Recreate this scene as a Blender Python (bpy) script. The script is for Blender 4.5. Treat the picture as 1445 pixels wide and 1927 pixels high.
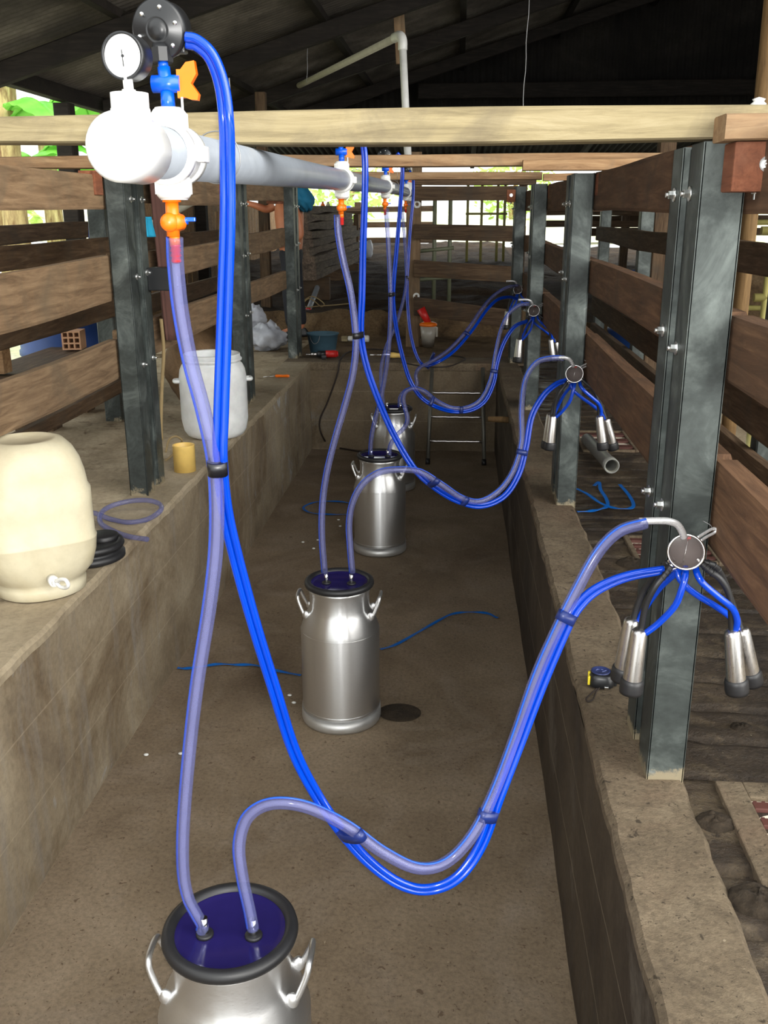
import bpy, bmesh, math, random
from mathutils import Vector, Matrix, noise as mnoise

random.seed(7)
for _o in list(bpy.data.objects):
    bpy.data.objects.remove(_o)
SC = bpy.context.scene
COL = SC.collection

# ------------------------------------------------------------------ camera
IW, IH, FPX, CAMH = 1445, 1927, 1792.2, 2.0
PITCH, YAW, ROLL = math.radians(17.410), math.radians(4.366), math.radians(-0.165)
_F = Vector((-math.sin(YAW)*math.cos(PITCH), math.cos(YAW)*math.cos(PITCH), -math.sin(PITCH)))
_R0 = Vector((math.cos(YAW), math.sin(YAW), 0))
_U0 = _R0.cross(_F)
_R = math.cos(ROLL)*_R0 + math.sin(ROLL)*_U0
_U = -math.sin(ROLL)*_R0 + math.cos(ROLL)*_U0
CAMP = Vector((0, 0, CAMH))
cam = bpy.data.cameras.new('camera')
cam.sensor_fit = 'VERTICAL'
cam.sensor_height = 36
cam.lens = FPX/IH*36
cam.clip_start = 0.02
camo = bpy.data.objects.new('camera', cam)
COL.objects.link(camo)
_m = Matrix((( _R.x, _U.x, -_F.x, 0), (_R.y, _U.y, -_F.y, 0), (_R.z, _U.z, -_F.z, CAMH), (0, 0, 0, 1)))
camo.matrix_world = _m
SC.camera = camo

# ------------------------------------------------------------------ light
SC.view_settings.view_transform = 'Standard'
SC.view_settings.look = 'None'
SC.view_settings.gamma = 1
SC.view_settings.use_curve_mapping = False
SC.view_settings.exposure = 0.95

world = bpy.data.worlds.new('overcast_sky')
SC.world = world
world.use_nodes = True
wn = world.node_tree.nodes
bg = wn['Background']
bg.inputs['Color'].default_value = (0.97, 1.0, 0.98, 1)
bg.inputs['Strength'].default_value = 1.15

def lamp(name, kind, loc, energy, color=(1, 1, 1), **k):
    l = bpy.data.lights.new(name, kind)
    l.energy = energy
    l.color = color
    for a, b in k.items():
        setattr(l, a, b)
    o = bpy.data.objects.new(name, l)
    o.location = loc
    COL.objects.link(o)
    return o

# bright overcast sky behind and to the right of the photographer
sun = lamp('overcast_sun', 'SUN', (3, -4, 6), 2.6, (1.0, 0.97, 0.92), angle=math.radians(60))
sun.rotation_euler = Vector((0.72, -0.58, 0.40)).to_track_quat('Z', 'Y').to_euler()

# the phone's own flash, just beside the lens
flash = lamp('phone_flash', 'SPOT', (0.02, -0.01, CAMH+0.015), 55, (1.0, 0.98, 0.95), shadow_soft_size=0.012, spot_size=math.radians(95), spot_blend=0.9)
flash.rotation_euler = (math.radians(90-17), 0, math.radians(4))

# ------------------------------------------------------------------ helpers
def at(px, py, X=None, Y=None, Z=None):
    "the point of a given world plane that is seen at a pixel of the photograph"
    d = _F + _R*((px-IW/2)/FPX) - _U*((py-IH/2)/FPX)
    if X is not None: t = X/d.x
    elif Y is not None: t = Y/d.y
    else: t = (Z-CAMH)/d.z
    return CAMP + d*t

def S(r, g, b):
    f = lambda c: (c/255/12.92) if c/255 <= 0.04045 else ((c/255+0.055)/1.055)**2.4
    return (f(r), f(g), f(b), 1)

def tag(o, label=None, cat=None, group=None, kind=None):
    if label: o['label'] = label
    if cat: o['category'] = cat
    if group: o['group'] = group
    if kind: o['kind'] = kind
    return o

def thing(name, label, cat, loc=(0, 0, 0), group=None):
    o = bpy.data.objects.new(name, None)
    o.empty_display_size = 0.05
    COL.objects.link(o)
    o.location = loc
    return tag(o, label, cat, group)

def V(*a):
    return Vector(a[0]) if len(a) == 1 else Vector(a)

def frame(t):
    t = t.normalized()
    a = Vector((0, 0, 1)) if abs(t.z) < 0.95 else Vector((1, 0, 0))
    u = t.cross(a).normalized()
    return u, t.cross(u).normalized()

def smooth_path(pts, n=8):
    pts = [V(p) for p in pts]
    if len(pts) < 3: return pts
    P = [pts[0]*2-pts[1]] + pts + [pts[-1]*2-pts[-2]]
    out = []
    for i in range(1, len(P)-2):
        a, b, c, d = P[i-1], P[i], P[i+1], P[i+2]
        for k in range(n):
            t = k/n
            out.append(0.5*((2*b)+(c-a)*t+(2*a-5*b+4*c-d)*t*t+(3*b-a-3*c+d)*t**3))
    out.append(pts[-1])
    return out

class MB:
    def __init__(self):
        self.v = []; self.f = []; self.s = []
    def add(self, vs, fs, smooth=False):
        b = len(self.v)
        self.v += [V(p) for p in vs]
        for f in fs:
            self.f.append([i+b for i in f]); self.s.append(smooth)
        return self
    def box(self, c, size, rot=None, ch=0.0):
        c = V(c); hx, hy, hz = [s/2 for s in size]
        if ch <= 0:
            vs = [V(x, y, z) for x in (-hx, hx) for y in (-hy, hy) for z in (-hz, hz)]
            fs = [(0, 1, 3, 2), (4, 6, 7, 5), (0, 4, 5, 1), (2, 3, 7, 6), (0, 2, 6, 4), (1, 5, 7, 3)]
        else:
            bm = bmesh.new()
            bmesh.ops.create_cube(bm, size=1)
            for v in bm.verts: v.co = V(v.co.x*2*hx, v.co.y*2*hy, v.co.z*2*hz)
            bmesh.ops.bevel(bm, geom=bm.edges[:], offset=ch, segments=2, affect='EDGES', profile=0.6)
            bm.verts.index_update()
            vs = [v.co.copy() for v in bm.verts]; fs = [[v.index for v in f.verts] for f in bm.faces]
            bm.free()
        if rot is not None: vs = [rot @ p for p in vs]
        return self.add([p+c for p in vs], fs, False)
    def bx(self, x0, x1, y0, y1, z0, z1, ch=0.0):
        return self.box(((x0+x1)/2, (y0+y1)/2, (z0+z1)/2), (abs(x1-x0), abs(y1-y0), abs(z1-z0)), None, ch)
    def cyl(self, p0, p1, r0, r1=None, n=20, caps=True, smooth=True):
        p0, p1 = V(p0), V(p1); r1 = r0 if r1 is None else r1
        u, w = frame(p1-p0); vs = []
        for p, r in ((p0, r0), (p1, r1)):
            for k in range(n):
                a = 2*math.pi*k/n
                vs.append(p+u*(r*math.cos(a))+w*(r*math.sin(a)))
        self.add(vs, [(k, (k+1) % n, n+(k+1) % n, n+k) for k in range(n)], smooth)
        if caps:
            self.add(vs[:n], [list(range(n))[::-1]]); self.add(vs[n:], [list(range(n))])
        return self
    def tube(self, pts, r, n=12, caps=True, inner=None):
        pts = [V(p) for p in pts]; m = len(pts)
        rs = r if isinstance(r, (list, tuple)) else [r]*m
        t = (pts[1]-pts[0]).normalized(); u, _ = frame(t); vs = []
        for i, p in enumerate(pts):
            t2 = (pts[min(i+1, m-1)]-pts[max(i-1, 0)]).normalized()
            u = (u - t2*u.dot(t2)).normalized(); w = t2.cross(u)
            for k in range(n):
                a = 2*math.pi*k/n
                vs.append(p+u*(rs[i]*math.cos(a))+w*(rs[i]*math.sin(a)))
        fs = [(i*n+k, i*n+(k+1) % n, (i+1)*n+(k+1) % n, (i+1)*n+k) for i in range(m-1) for k in range(n)]
        self.add(vs, fs, True)
        if caps:
            self.add(vs[:n], [list(range(n))[::-1]]); self.add(vs[-n:], [list(range(n))])
        return self
    def lathe(self, prof, origin=(0, 0, 0), axis=(0, 0, 1), n=40, smooth=True):
        o = V(origin); t = V(axis).normalized(); u, w = frame(t); vs = []; m = len(prof)
        for r, h in prof:
            for k in range(n):
                a = 2*math.pi*k/n
                vs.append(o+t*h+u*(r*math.cos(a))+w*(r*math.sin(a)))
        fs = [(i*n+k, i*n+(k+1) % n, (i+1)*n+(k+1) % n, (i+1)*n+k) for i in range(m-1) for k in range(n)]
        return self.add(vs, fs, smooth)
    def ball(self, c, r, sc=(1, 1, 1), n=16, m=10):
        c = V(c); vs = []
        for i in range(m+1):
            th = math.pi*i/m
            for k in range(n):
                a = 2*math.pi*k/n
                vs.append(c+V(r*sc[0]*math.sin(th)*math.cos(a), r*sc[1]*math.sin(th)*math.sin(a), r*sc[2]*math.cos(th)))
        return self.add(vs, [(i*n+k, (i+1)*n+k, (i+1)*n+(k+1) % n, i*n+(k+1) % n) for i in range(m) for k in range(n)], True)
    def torus(self, c, axis, R, r, n=32, m=8):
        u, w = frame(V(axis)); c = V(c)
        pts = [c+u*(R*math.cos(2*math.pi*k/n))+w*(R*math.sin(2*math.pi*k/n)) for k in range(n)]
        ax = V(axis).normalized(); vs = []
        for k in range(n):
            e = (pts[k]-c).normalized()
            for j in range(m):
                a = 2*math.pi*j/m
                vs.append(pts[k]+e*(r*math.cos(a))+ax*(r*math.sin(a)))
        return self.add(vs, [(k*m+j, ((k+1) % n)*m+j, ((k+1) % n)*m+(j+1) % m, k*m+(j+1) % m) for k in range(n) for j in range(m)], True)
    def board(self, p0, p1, up, h, t, jit=0.004, seg=14, seed=0, bow=0.0):
        "a sawn plank from p0 to p1: section h (along up) by t, with slightly wavy arrises"
        p0, p1, up = V(p0), V(p1), V(up).normalized(); d = p1-p0; side = d.cross(up).normalized()
        rnd = random.Random(seed); ph = [rnd.uniform(0, 50) for _ in range(4)]
        sec = [(-.5, -.42), (-.44, -.5), (.44, -.5), (.5, -.42), (.5, .42), (.44, .5), (-.44, .5), (-.5, .42)]
        vs = []
        for i in range(seg+1):
            s = i/seg; c = p0+d*s + up*(bow*math.sin(math.pi*s))
            e0 = jit*mnoise.noise(V(s*0.9*d.length, ph[0], 0))*2.2; e1 = jit*mnoise.noise(V(s*0.9*d.length, ph[1], 3))*2.2
            for a, b in sec:
                vs.append(c+up*(a*h+(e1 if a > 0 else e0))+side*(b*t+jit*.3*mnoise.noise(V(s*6, a*2+ph[2], b*3))))
        n = len(sec)
        fs = [(i*n+k, i*n+(k+1) % n, (i+1)*n+(k+1) % n, (i+1)*n+k) for i in range(seg) for k in range(n)]
        fs += [list(range(n))[::-1], [seg*n+k for k in range(n)]]
        return self.add(vs, fs)
    def grid(self, fn, nu, nv, smooth=True):
        vs = [fn(i/nu, j/nv) for i in range(nu+1) for j in range(nv+1)]
        return self.add(vs, [(i*(nv+1)+j, (i+1)*(nv+1)+j, (i+1)*(nv+1)+j+1, i*(nv+1)+j+1) for i in range(nu) for j in range(nv)], smooth)
    def build(self, name, mat, parent=None, origin=None, label=None, fix=True):
        me = bpy.data.meshes.new(name)
        if parent is None and origin is None:
            xs = [p.x for p in self.v]; ys = [p.y for p in self.v]; zs = [p.z for p in self.v]
            origin = V((min(xs)+max(xs))/2, (min(ys)+max(ys))/2, min(zs))
        o0 = V(origin) if origin is not None else V(0, 0, 0)
        me.from_pydata([p-o0 for p in self.v], [], self.f)
        me.polygons.foreach_set('use_smooth', self.s)
        if fix:
            bm = bmesh.new(); bm.from_mesh(me)
            bmesh.ops.remove_doubles(bm, verts=bm.verts[:], dist=1e-6)
            bmesh.ops.recalc_face_normals(bm, faces=bm.faces[:])
            bm.to_mesh(me); bm.free()
        me.materials.append(mat)
        o = bpy.data.objects.new(name, me)
        COL.objects.link(o)
        if parent is not None: o.parent = parent
        else: o.location = o0
        if label: o['label'] = label
        return o

def copy_tree(o, parent=None):
    c = o.copy(); COL.objects.link(c); c.parent = parent
    for ch in list(o.children): copy_tree(ch, c)
    return c

# ------------------------------------------------------------------ materials
def nt(name):
    m = bpy.data.materials.new(name); m.use_nodes = True
    t = m.node_tree
    return m, t, t.nodes, t.links, t.nodes['Principled BSDF']

def coords(n, l, scale=(1, 1, 1), rnd=True):
    tc = n.new('ShaderNodeTexCoord'); mp = n.new('ShaderNodeMapping')
    mp.inputs['Scale'].default_value = scale
    l.new(tc.outputs['Object'], mp.inputs['Vector'])
    if rnd:
        oi = n.new('ShaderNodeObjectInfo'); mu = n.new('ShaderNodeMath'); mu.operation = 'MULTIPLY'; mu.inputs[1].default_value = 37.0
        l.new(oi.outputs['Random'], mu.inputs[0]); l.new(mu.outputs[0], mp.inputs['Location'])
    return mp.outputs['Vector']

def noise(n, l, vec, scale, detail=6, rough=0.6, dist=0.0):
    t = n.new('ShaderNodeTexNoise'); t.inputs['Scale'].default_value = scale; t.inputs['Detail'].default_value = detail
    t.inputs['Roughness'].default_value = rough; t.inputs['Distortion'].default_value = dist
    l.new(vec, t.inputs['Vector']); return t.outputs['Fac']

def ramp(n, l, fac, stops):
    r = n.new('ShaderNodeValToRGB'); e = r.color_ramp.elements
    while len(e) < len(stops): e.new(0.5)
    for el, (p, c) in zip(e, stops): el.position = p; el.color = c
    l.new(fac, r.inputs['Fac']); return r.outputs['Color']

def mix(n, l, fac, a, b, mode='MIX'):
    m = n.new('ShaderNodeMix'); m.data_type = 'RGBA'; m.blend_type = mode
    for s, x in ((m.inputs['Factor'], fac), (m.inputs['A'], a), (m.inputs['B'], b)):
        pass
    ins = [i for i in m.inputs if i.name in ('Factor', 'A', 'B')]
    fi = m.inputs[0]; ai = m.inputs[6]; bi = m.inputs[7]
    for s, x in ((fi, fac), (ai, a), (bi, b)):
        if isinstance(x, (int, float, tuple)): s.default_value = x
        else: l.new(x, s)
    return m.outputs[2]

def bump(n, l, bs, h, strength=0.3, dist=0.01):
    b = n.new('ShaderNodeBump'); b.inputs['Strength'].default_value = strength; b.inputs['Distance'].default_value = dist
    l.new(h, b.inputs['Height']); l.new(b.outputs['Normal'], bs.inputs['Normal']); return b

def plain(name, col, rough=0.5, metal=0.0, spec=0.5, **k):
    m, t, n, l, b = nt(name)
    v = coords(n, l); f = noise(n, l, v, 14, 4)
    c2 = tuple(x*0.82 for x in col[:3])+(1,)
    l.new(ramp(n, l, f, [(0.3, c2), (0.7, col)]), b.inputs['Base Color'])
    b.inputs['Roughness'].default_value = rough; b.inputs['Metallic'].default_value = metal
    b.inputs['Specular IOR Level'].default_value = spec
    for a, x in k.items(): b.inputs[a.replace('_', ' ')].default_value = x
    return m

def speckled(name, stops, scale=3, stain=None, stain_scale=0.8, stain_rng=(0.5, 0.68), fine=60, fine_amt=0.35, rough=0.85, bmp=0.4, bscale=40, bdist=0.01, sc=(1, 1, 1), rnd=False, spec=0.3, rough2=None, pits=None):
    m, t, n, l, b = nt(name)
    v = coords(n, l, sc, rnd)
    c = ramp(n, l, noise(n, l, v, scale, 9, 0.62, 0.4), stops)
    if stain:
        for i, st in enumerate(stain):
            f = ramp(n, l, noise(n, l, v, stain_scale*(1+i*1.7), 7, 0.6, 0.8+i), [(stain_rng[0], (0, 0, 0, 1)), (stain_rng[1], (1, 1, 1, 1))])
            c = mix(n, l, f, c, st)
    fn = noise(n, l, v, fine, 5, 0.7)
    c = mix(n, l, fine_amt, c, ramp(n, l, fn, [(0.35, (0.35, 0.35, 0.35, 1)), (0.55, (1, 1, 1, 1)), (0.72, (1.3, 1.3, 1.3, 1))]), 'MULTIPLY')
    if pits:
        for ps, lo in ((38, 0.66), (85, 0.64)):
            c = mix(n, l, ramp(n, l, noise(n, l, v, ps, 3, 0.6, 0.5), [(lo, (0, 0, 0, 1)), (lo+0.04, (0.8, 0.8, 0.8, 1))]), c, pits)
        c = mix(n, l, ramp(n, l, noise(n, l, v, 60, 2, 0.5), [(0.755, (0, 0, 0, 1)), (0.775, (0.6, 0.6, 0.6, 1))]), c, S(170, 156, 132))
    l.new(c, b.inputs['Base Color'])
    b.inputs['Roughness'].default_value = rough; b.inputs['Specular IOR Level'].default_value = spec
    if rough2 is not None:
        rr = ramp(n, l, noise(n, l, v, 1.6, 5), [(0.42, (rough2,)*3+(1,)), (0.62, (rough,)*3+(1,))]); l.new(rr, b.inputs['Roughness'])
    bump(n, l, b, noise(n, l, v, bscale, 8, 0.7), bmp, bdist)
    return m

def wood(name, dark, mid, light, axis='y', rough=0.8, grey=None, bmp=0.35):
    m, t, n, l, b = nt(name)
    sc = {'x': (1.2, 14, 14), 'y': (14, 1.2, 14), 'z': (14, 14, 1.2)}[axis]
    v = coords(n, l, sc)
    v2 = coords(n, l, (1, 1, 1))
    f = noise(n, l, v, 3.0, 9, 0.68, 0.6)
    c = ramp(n, l, f, [(0.28, dark), (0.5, mid), (0.74, light)])
    big = noise(n, l, v2, 4, 6, 0.6, 1.0)
    c = mix(n, l, ramp(n, l, big, [(0.48, (0, 0, 0, 1)), (0.72, (0.75, 0.75, 0.75, 1))]), c, grey or dark)
    oi = n.new('ShaderNodeObjectInfo')
    c = mix(n, l, 1.0, c, ramp(n, l, oi.outputs['Random'], [(0, (0.78, 0.78, 0.8, 1)), (1, (1.12, 1.08, 1.05, 1))]), 'MULTIPLY')
    l.new(c, b.inputs['Base Color']); b.inputs['Roughness'].default_value = rough; b.inputs['Specular IOR Level'].default_value = 0.25
    bump(n, l, b, f, bmp, 0.006)
    return m

def galv(name):
    m, t, n, l, b = nt(name)
    v = coords(n, l)
    vo = n.new('ShaderNodeTexVoronoi'); vo.inputs['Scale'].default_value = 55; l.new(v, vo.inputs['Vector'])
    c = ramp(n, l, noise(n, l, v, 6, 8, 0.65, 0.7), [(0.3, S(44, 48, 47)), (0.48, S(66, 72, 70)), (0.64, S(98, 105, 102)), (0.78, S(166, 171, 167))])
    c = mix(n, l, 0.5, c, ramp(n, l, vo.outputs['Distance'], [(0.0, (0.75, 0.75, 0.75, 1)), (0.7, (1.1, 1.1, 1.1, 1))]), 'MULTIPLY')
    # splashed mortar round the foot of the post
    tc = n.new('ShaderNodeTexCoord'); sx = n.new('ShaderNodeSeparateXYZ'); l.new(tc.outputs['Object'], sx.inputs[0])
    mr = n.new('ShaderNodeMapRange'); mr.inputs['From Min'].default_value = 0.0; mr.inputs['From Max'].default_value = 0.12; mr.inputs['To Min'].default_value = 0.54; mr.inputs['To Max'].default_value = -0.1
    l.new(sx.outputs['Z'], mr.inputs['Value'])
    ad = n.new('ShaderNodeMath'); ad.operation = 'ADD'; l.new(mr.outputs[0], ad.inputs[0]); l.new(noise(n, l, v, 14, 7, 0.75), ad.inputs[1])
    c = mix(n, l, ramp(n, l, ad.outputs[0], [(0.88, (0, 0, 0, 1)), (0.97, (0.9, 0.9, 0.9, 1))]), c, S(160, 148, 122))
    l.new(c, b.inputs['Base Color'])
    b.inputs['Metallic'].default_value = 0.4; b.inputs['Roughness'].default_value = 0.5
    bump(n, l, b, noise(n, l, v, 90, 5), 0.12, 0.003)
    return m

def brushed(name, col, rough, metal=1.0, axis=(1, 1, 1), amt=0.1):
    m, t, n, l, b = nt(name)
    v = coords(n, l, axis)
    f = noise(n, l, v, 30, 6, 0.7)
    l.new(ramp(n, l, f, [(0.3, tuple(x*(1-amt) for x in col[:3])+(1,)), (0.7, col)]), b.inputs['Base Color'])
    b.inputs['Metallic'].default_value = metal
    l.new(ramp(n, l, f, [(0.3, (rough*0.8,)*3+(1,)), (0.7, (rough*1.25,)*3+(1,))]), b.inputs['Roughness'])
    return m

def clearhose(name, tint, body, opacity=0.5, edge=0.35):
    m, t, n, l, b = nt(name)
    b.inputs['Roughness'].default_value = 0.14
    v = coords(n, l); f = noise(n, l, v, 9, 4)
    l.new(ramp(n, l, f, [(0.3, tuple(x*0.8 for x in body[:3])+(1,)), (0.7, body)]), b.inputs['Base Color'])
    b.inputs['Specular IOR Level'].default_value = 0.7
    tr = n.new('ShaderNodeBsdfTransparent'); tr.inputs['Color'].default_value = tint
    lw = n.new('ShaderNodeLayerWeight'); lw.inputs['Blend'].default_value = 0.35
    mr = n.new('ShaderNodeMapRange'); mr.inputs['To Min'].default_value = opacity; mr.inputs['To Max'].default_value = min(1, opacity+edge)
    l.new(lw.outputs['Facing'], mr.inputs['Value'])
    ms = n.new('ShaderNodeMixShader'); l.new(mr.outputs[0], ms.inputs[0]); l.new(tr.outputs[0], ms.inputs[1]); l.new(b.outputs[0], ms.inputs[2])
    l.new(ms.outputs[0], n['Material Output'].inputs['Surface'])
    return m

def leafmat(name, a, bcol):
    m, t, n, l, b = nt(name)
    v = coords(n, l, (1, 1, 1), False); f = noise(n, l, v, 5, 4)
    l.new(ramp(n, l, f, [(0.3, a), (0.7, bcol)]), b.inputs['Base Color'])
    b.inputs['Roughness'].default_value = 0.5
    tl = n.new('ShaderNodeBsdfTranslucent'); tl.inputs['Color'].default_value = bcol
    ms = n.new('ShaderNodeMixShader'); ms.inputs[0].default_value = 0.4
    l.new(b.outputs[0], ms.inputs[1]); l.new(tl.outputs[0], ms.inputs[2]); l.new(ms.outputs[0], n['Material Output'].inputs['Surface'])
    return m

def blockwall(name, stops, stain):
    "rendered block wall: faint mortar courses under dirt"
    m, t, n, l, b = nt(name)
    v = coords(n, l, (1, 1, 1), False)
    sx = n.new('ShaderNodeSeparateXYZ'); l.new(v, sx.inputs[0])
    ad = n.new('ShaderNodeMath'); ad.operation = 'ADD'; l.new(sx.outputs['X'], ad.inputs[0]); l.new(sx.outputs['Y'], ad.inputs[1])
    cb = n.new('ShaderNodeCombineXYZ'); l.new(ad.outputs[0], cb.inputs[0]); l.new(sx.outputs['Z'], cb.inputs[1])
    br = n.new('ShaderNodeTexBrick'); br.inputs['Scale'].default_value = 1; br.inputs['Brick Width'].default_value = 60; br.inputs['Row Height'].default_value = 0.26
    br.inputs['Mortar Size'].default_value = 0.004; br.inputs['Mortar Smooth'].default_value = 0.6
    l.new(cb.outputs[0], br.inputs['Vector'])
    c = ramp(n, l, noise(n, l, v, 2.2, 9, 0.62, 0.5), stops)
    f = ramp(n, l, noise(n, l, v, 1.1, 7, 0.65, 1.2), [(0.5, (0, 0, 0, 1)), (0.66, (1, 1, 1, 1))])
    c = mix(n, l, f, c, stain[0])
    vs_ = n.new('ShaderNodeMapping'); vs_.inputs['Scale'].default_value = (6, 6, 0.7); l.new(v, vs_.inputs['Vector'])
    st = ramp(n, l, noise(n, l, vs_.outputs[0], 1.6, 8, 0.7), [(0.5, (0, 0, 0, 1)), (0.75, (0.8, 0.8, 0.8, 1))])
    c = mix(n, l, st, c, stain[1])
    pat = ramp(n, l, noise(n, l, v, 0.9, 6, 0.7, 2.0), [(0.6, (0, 0, 0, 1)), (0.68, (0.85, 0.85, 0.85, 1))])
    c = mix(n, l, pat, c, stain[2])
    mo = ramp(n, l, br.outputs['Fac'], [(0.0, (0, 0, 0, 1)), (1.0, (0.22, 0.22, 0.22, 1))])
    c = mix(n, l, mo, c, S(190, 175, 150))
    c = mix(n, l, 0.3, c, ramp(n, l, noise(n, l, v, 55, 6, 0.7), [(0.35, (0.4, 0.4, 0.4, 1)), (0.6, (1.1, 1.1, 1.1, 1))]), 'MULTIPLY')
    l.new(c, b.inputs['Base Color']); b.inputs['Roughness'].default_value = 0.85; b.inputs['Specular IOR Level'].default_value = 0.25
    bump(n, l, b, noise(n, l, v, 35, 8, 0.7), 0.35, 0.008)
    return m

M = {}
M['pit_floor'] = speckled('pit_floor', [(0.25, S(104, 90, 72)), (0.5, S(128, 112, 92)), (0.75, S(148, 132, 112))], 1.6, [S(88, 72, 56), S(140, 126, 110)], 0.8, (0.5, 0.8), 70, 0.4, 0.8, 0.5, 90, 0.005, pits=S(84, 68, 52))
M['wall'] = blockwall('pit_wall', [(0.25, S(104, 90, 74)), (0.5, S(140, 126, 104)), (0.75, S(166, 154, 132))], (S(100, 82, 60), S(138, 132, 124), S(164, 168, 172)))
M['wall_r'] = blockwall('pit_wall_damp_shaded', [(0.25, S(50, 42, 34)), (0.5, S(70, 60, 48)), (0.75, S(90, 79, 65))], (S(46, 36, 28), S(70, 64, 58), S(92, 84, 74)))  # damp and stained, and darkened further to hold this side's shade
M['wall_end'] = blockwall('pit_wall_end', [(0.25, S(96, 84, 68)), (0.5, S(118, 104, 84)), (0.75, S(138, 124, 102))], (S(84, 70, 54), S(104, 94, 82), S(126, 118, 106)))
M['ledge'] = speckled('ledge_cement', [(0.25, S(92, 80, 64)), (0.5, S(114, 100, 81)), (0.75, S(134, 120, 99))], 5, [S(112, 92, 74), S(94, 82, 66)], 2.2, (0.52, 0.75), 75, 0.45, 0.9, 0.9, 110, 0.006, pits=S(52, 44, 34))
M['ledge_dry'] = speckled('ledge_dry', [(0.25, S(128, 114, 94)), (0.5, S(158, 144, 120)), (0.75, S(178, 164, 142))], 2.5, [S(120, 102, 80)], 1.6, (0.54, 0.74), 50, 0.3, 0.88, 0.35, 50, 0.008)
M['lane_slab'] = speckled('lane_slab', [(0.25, S(136, 122, 98)), (0.5, S(170, 154, 128)), (0.75, S(190, 176, 150))], 2, [S(120, 102, 76), S(86, 66, 44)], 1.6, (0.56, 0.72), 40, 0.35, 0.85, 0.4, 40, 0.01)
M['lane_wet'] = speckled('lane_wet', [(0.25, S(46, 36, 26)), (0.5, S(66, 54, 41)), (0.75, S(88, 74, 58))], 4, [S(40, 31, 22), S(100, 86, 66)], 2.2, (0.5, 0.72), 80, 0.6, 0.65, 1.0, 100, 0.008, spec=0.5, rough2=0.35, pits=S(30, 22, 15))
M['soil'] = speckled('barn_soil', [(0.25, S(40, 30, 20)), (0.5, S(62, 48, 34)), (0.75, S(84, 68, 48))], 1.6, [S(36, 28, 20)], 0.8, (0.45, 0.65), 30, 0.5, 0.95, 0.8, 18, 0.03)
M['soil_edge'] = speckled('soil_edge', [(0.25, S(84, 66, 46)), (0.5, S(120, 98, 70)), (0.75, S(142, 120, 92))], 3, [S(70, 54, 38)], 2, (0.5, 0.7), 40, 0.5, 0.95, 0.8, 25, 0.03)
M['grass'] = speckled('yard_grass', [(0.25, S(190, 205, 140)), (0.5, S(222, 226, 176)), (0.75, S(240, 238, 214))], 0.6, [S(240, 234, 216)], 0.3, (0.45, 0.6), 12, 0.3, 0.9, 0.4, 10, 0.05)
M['galv'] = galv('galvanised_steel')
for ax in 'xyz':
    M['wood_'+ax] = wood('brown_plank_'+ax, S(92, 74, 55), S(128, 105, 80), S(158, 134, 104), ax, grey=S(106, 93, 75))
    M['dampwood_'+ax] = wood('shaded_plank_'+ax, S(62, 46, 34), S(92, 68, 50), S(120, 92, 68), ax, grey=S(74, 60, 48))  # same plank wood, with the right fence's shade put into the colour
    M['oldwood_'+ax] = wood('old_dark_plank_'+ax, S(58, 44, 32), S(88, 70, 52), S(118, 98, 76), ax, grey=S(74, 66, 56))
M['yellow_plank'] = wood('bleached_beam', S(108, 98, 74), S(142, 131, 100), S(160, 150, 120), 'x', grey=S(96, 88, 74), bmp=0.5)
M['tan_plank'] = wood('tan_beam', S(112, 84, 58), S(158, 126, 92), S(190, 160, 120), 'x', grey=S(120, 104, 84))
M['red_block'] = wood('fresh_cut_block', S(96, 58, 42), S(136, 84, 60), S(158, 106, 78), 'y', grey=S(104, 70, 54))
M['roof_timber'] = wood('dark_timber', S(20, 17, 14), S(34, 29, 25), S(50, 44, 38), 'x')  # near-black timber tone
M['roof_sheet'] = speckled('old_roof_sheet', [(0.25, S(54, 50, 44)), (0.5, S(84, 78, 70)), (0.75, S(112, 106, 96))], 2, [S(44, 40, 36)], 0.6, (0.45, 0.65), 30, 0.3, 0.8, 0.2, 30, 0.005)
M['gable_sheet'] = speckled('unlit_sheet', [(0.25, S(22, 20, 18)), (0.5, S(34, 31, 28)), (0.75, S(50, 46, 42))], 2, [S(20, 18, 17)], 0.6, (0.45, 0.65), 30, 0.3, 0.9, 0.2, 30, 0.005)  # roof sheet with the shade of the far end put into its colour
M['bark'] = wood('grey_bark', S(48, 40, 34), S(92, 80, 70), S(130, 116, 100), 'y', grey=S(60, 52, 46), bmp=0.9)
M['pole'] = wood('bamboo_pole', S(78, 60, 38), S(106, 84, 54), S(130, 106, 72), 'z')
M['alu'] = brushed('brushed_aluminium', (0.78, 0.78, 0.78, 1), 0.33, 0.93, (3, 3, 60), 0.10)
_n, _l = M['alu'].node_tree.nodes, M['alu'].node_tree.links
_tg = _n.new('ShaderNodeTangent'); _tg.direction_type = 'RADIAL'; _tg.axis = 'Z'
_l.new(_tg.outputs['Tangent'], _n['Principled BSDF'].inputs['Tangent']); _n['Principled BSDF'].inputs['Anisotropic'].default_value = 0.8; _n['Principled BSDF'].inputs['Anisotropic Rotation'].default_value = 0.25
M['chrome'] = brushed('polished_steel', (0.85, 0.85, 0.85, 1), 0.12)
M['alu_matte'] = brushed('matte_aluminium', (0.66, 0.66, 0.65, 1), 0.5, 0.85)
M['tube_steel'] = brushed('tube_steel', (0.80, 0.80, 0.81, 1), 0.28, 0.6)
M['smoky'] = plain('smoky_plastic', S(112, 102, 100), 0.5, 0, 0.3)
M['steel'] = brushed('satin_steel', (0.62, 0.60, 0.58, 1), 0.3, 1.0, (20, 20, 1))
M['zinc'] = brushed('zinc_bolt', (0.82, 0.83, 0.82, 1), 0.3)
M['lid_blue'] = plain('navy_lid', S(34, 28, 84), 0.12, 0.0, 0.6)
M['rubber'] = plain('black_rubber', S(34, 34, 36), 0.45)
M['black'] = plain('black_plastic', S(30, 31, 33), 0.35)
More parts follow.
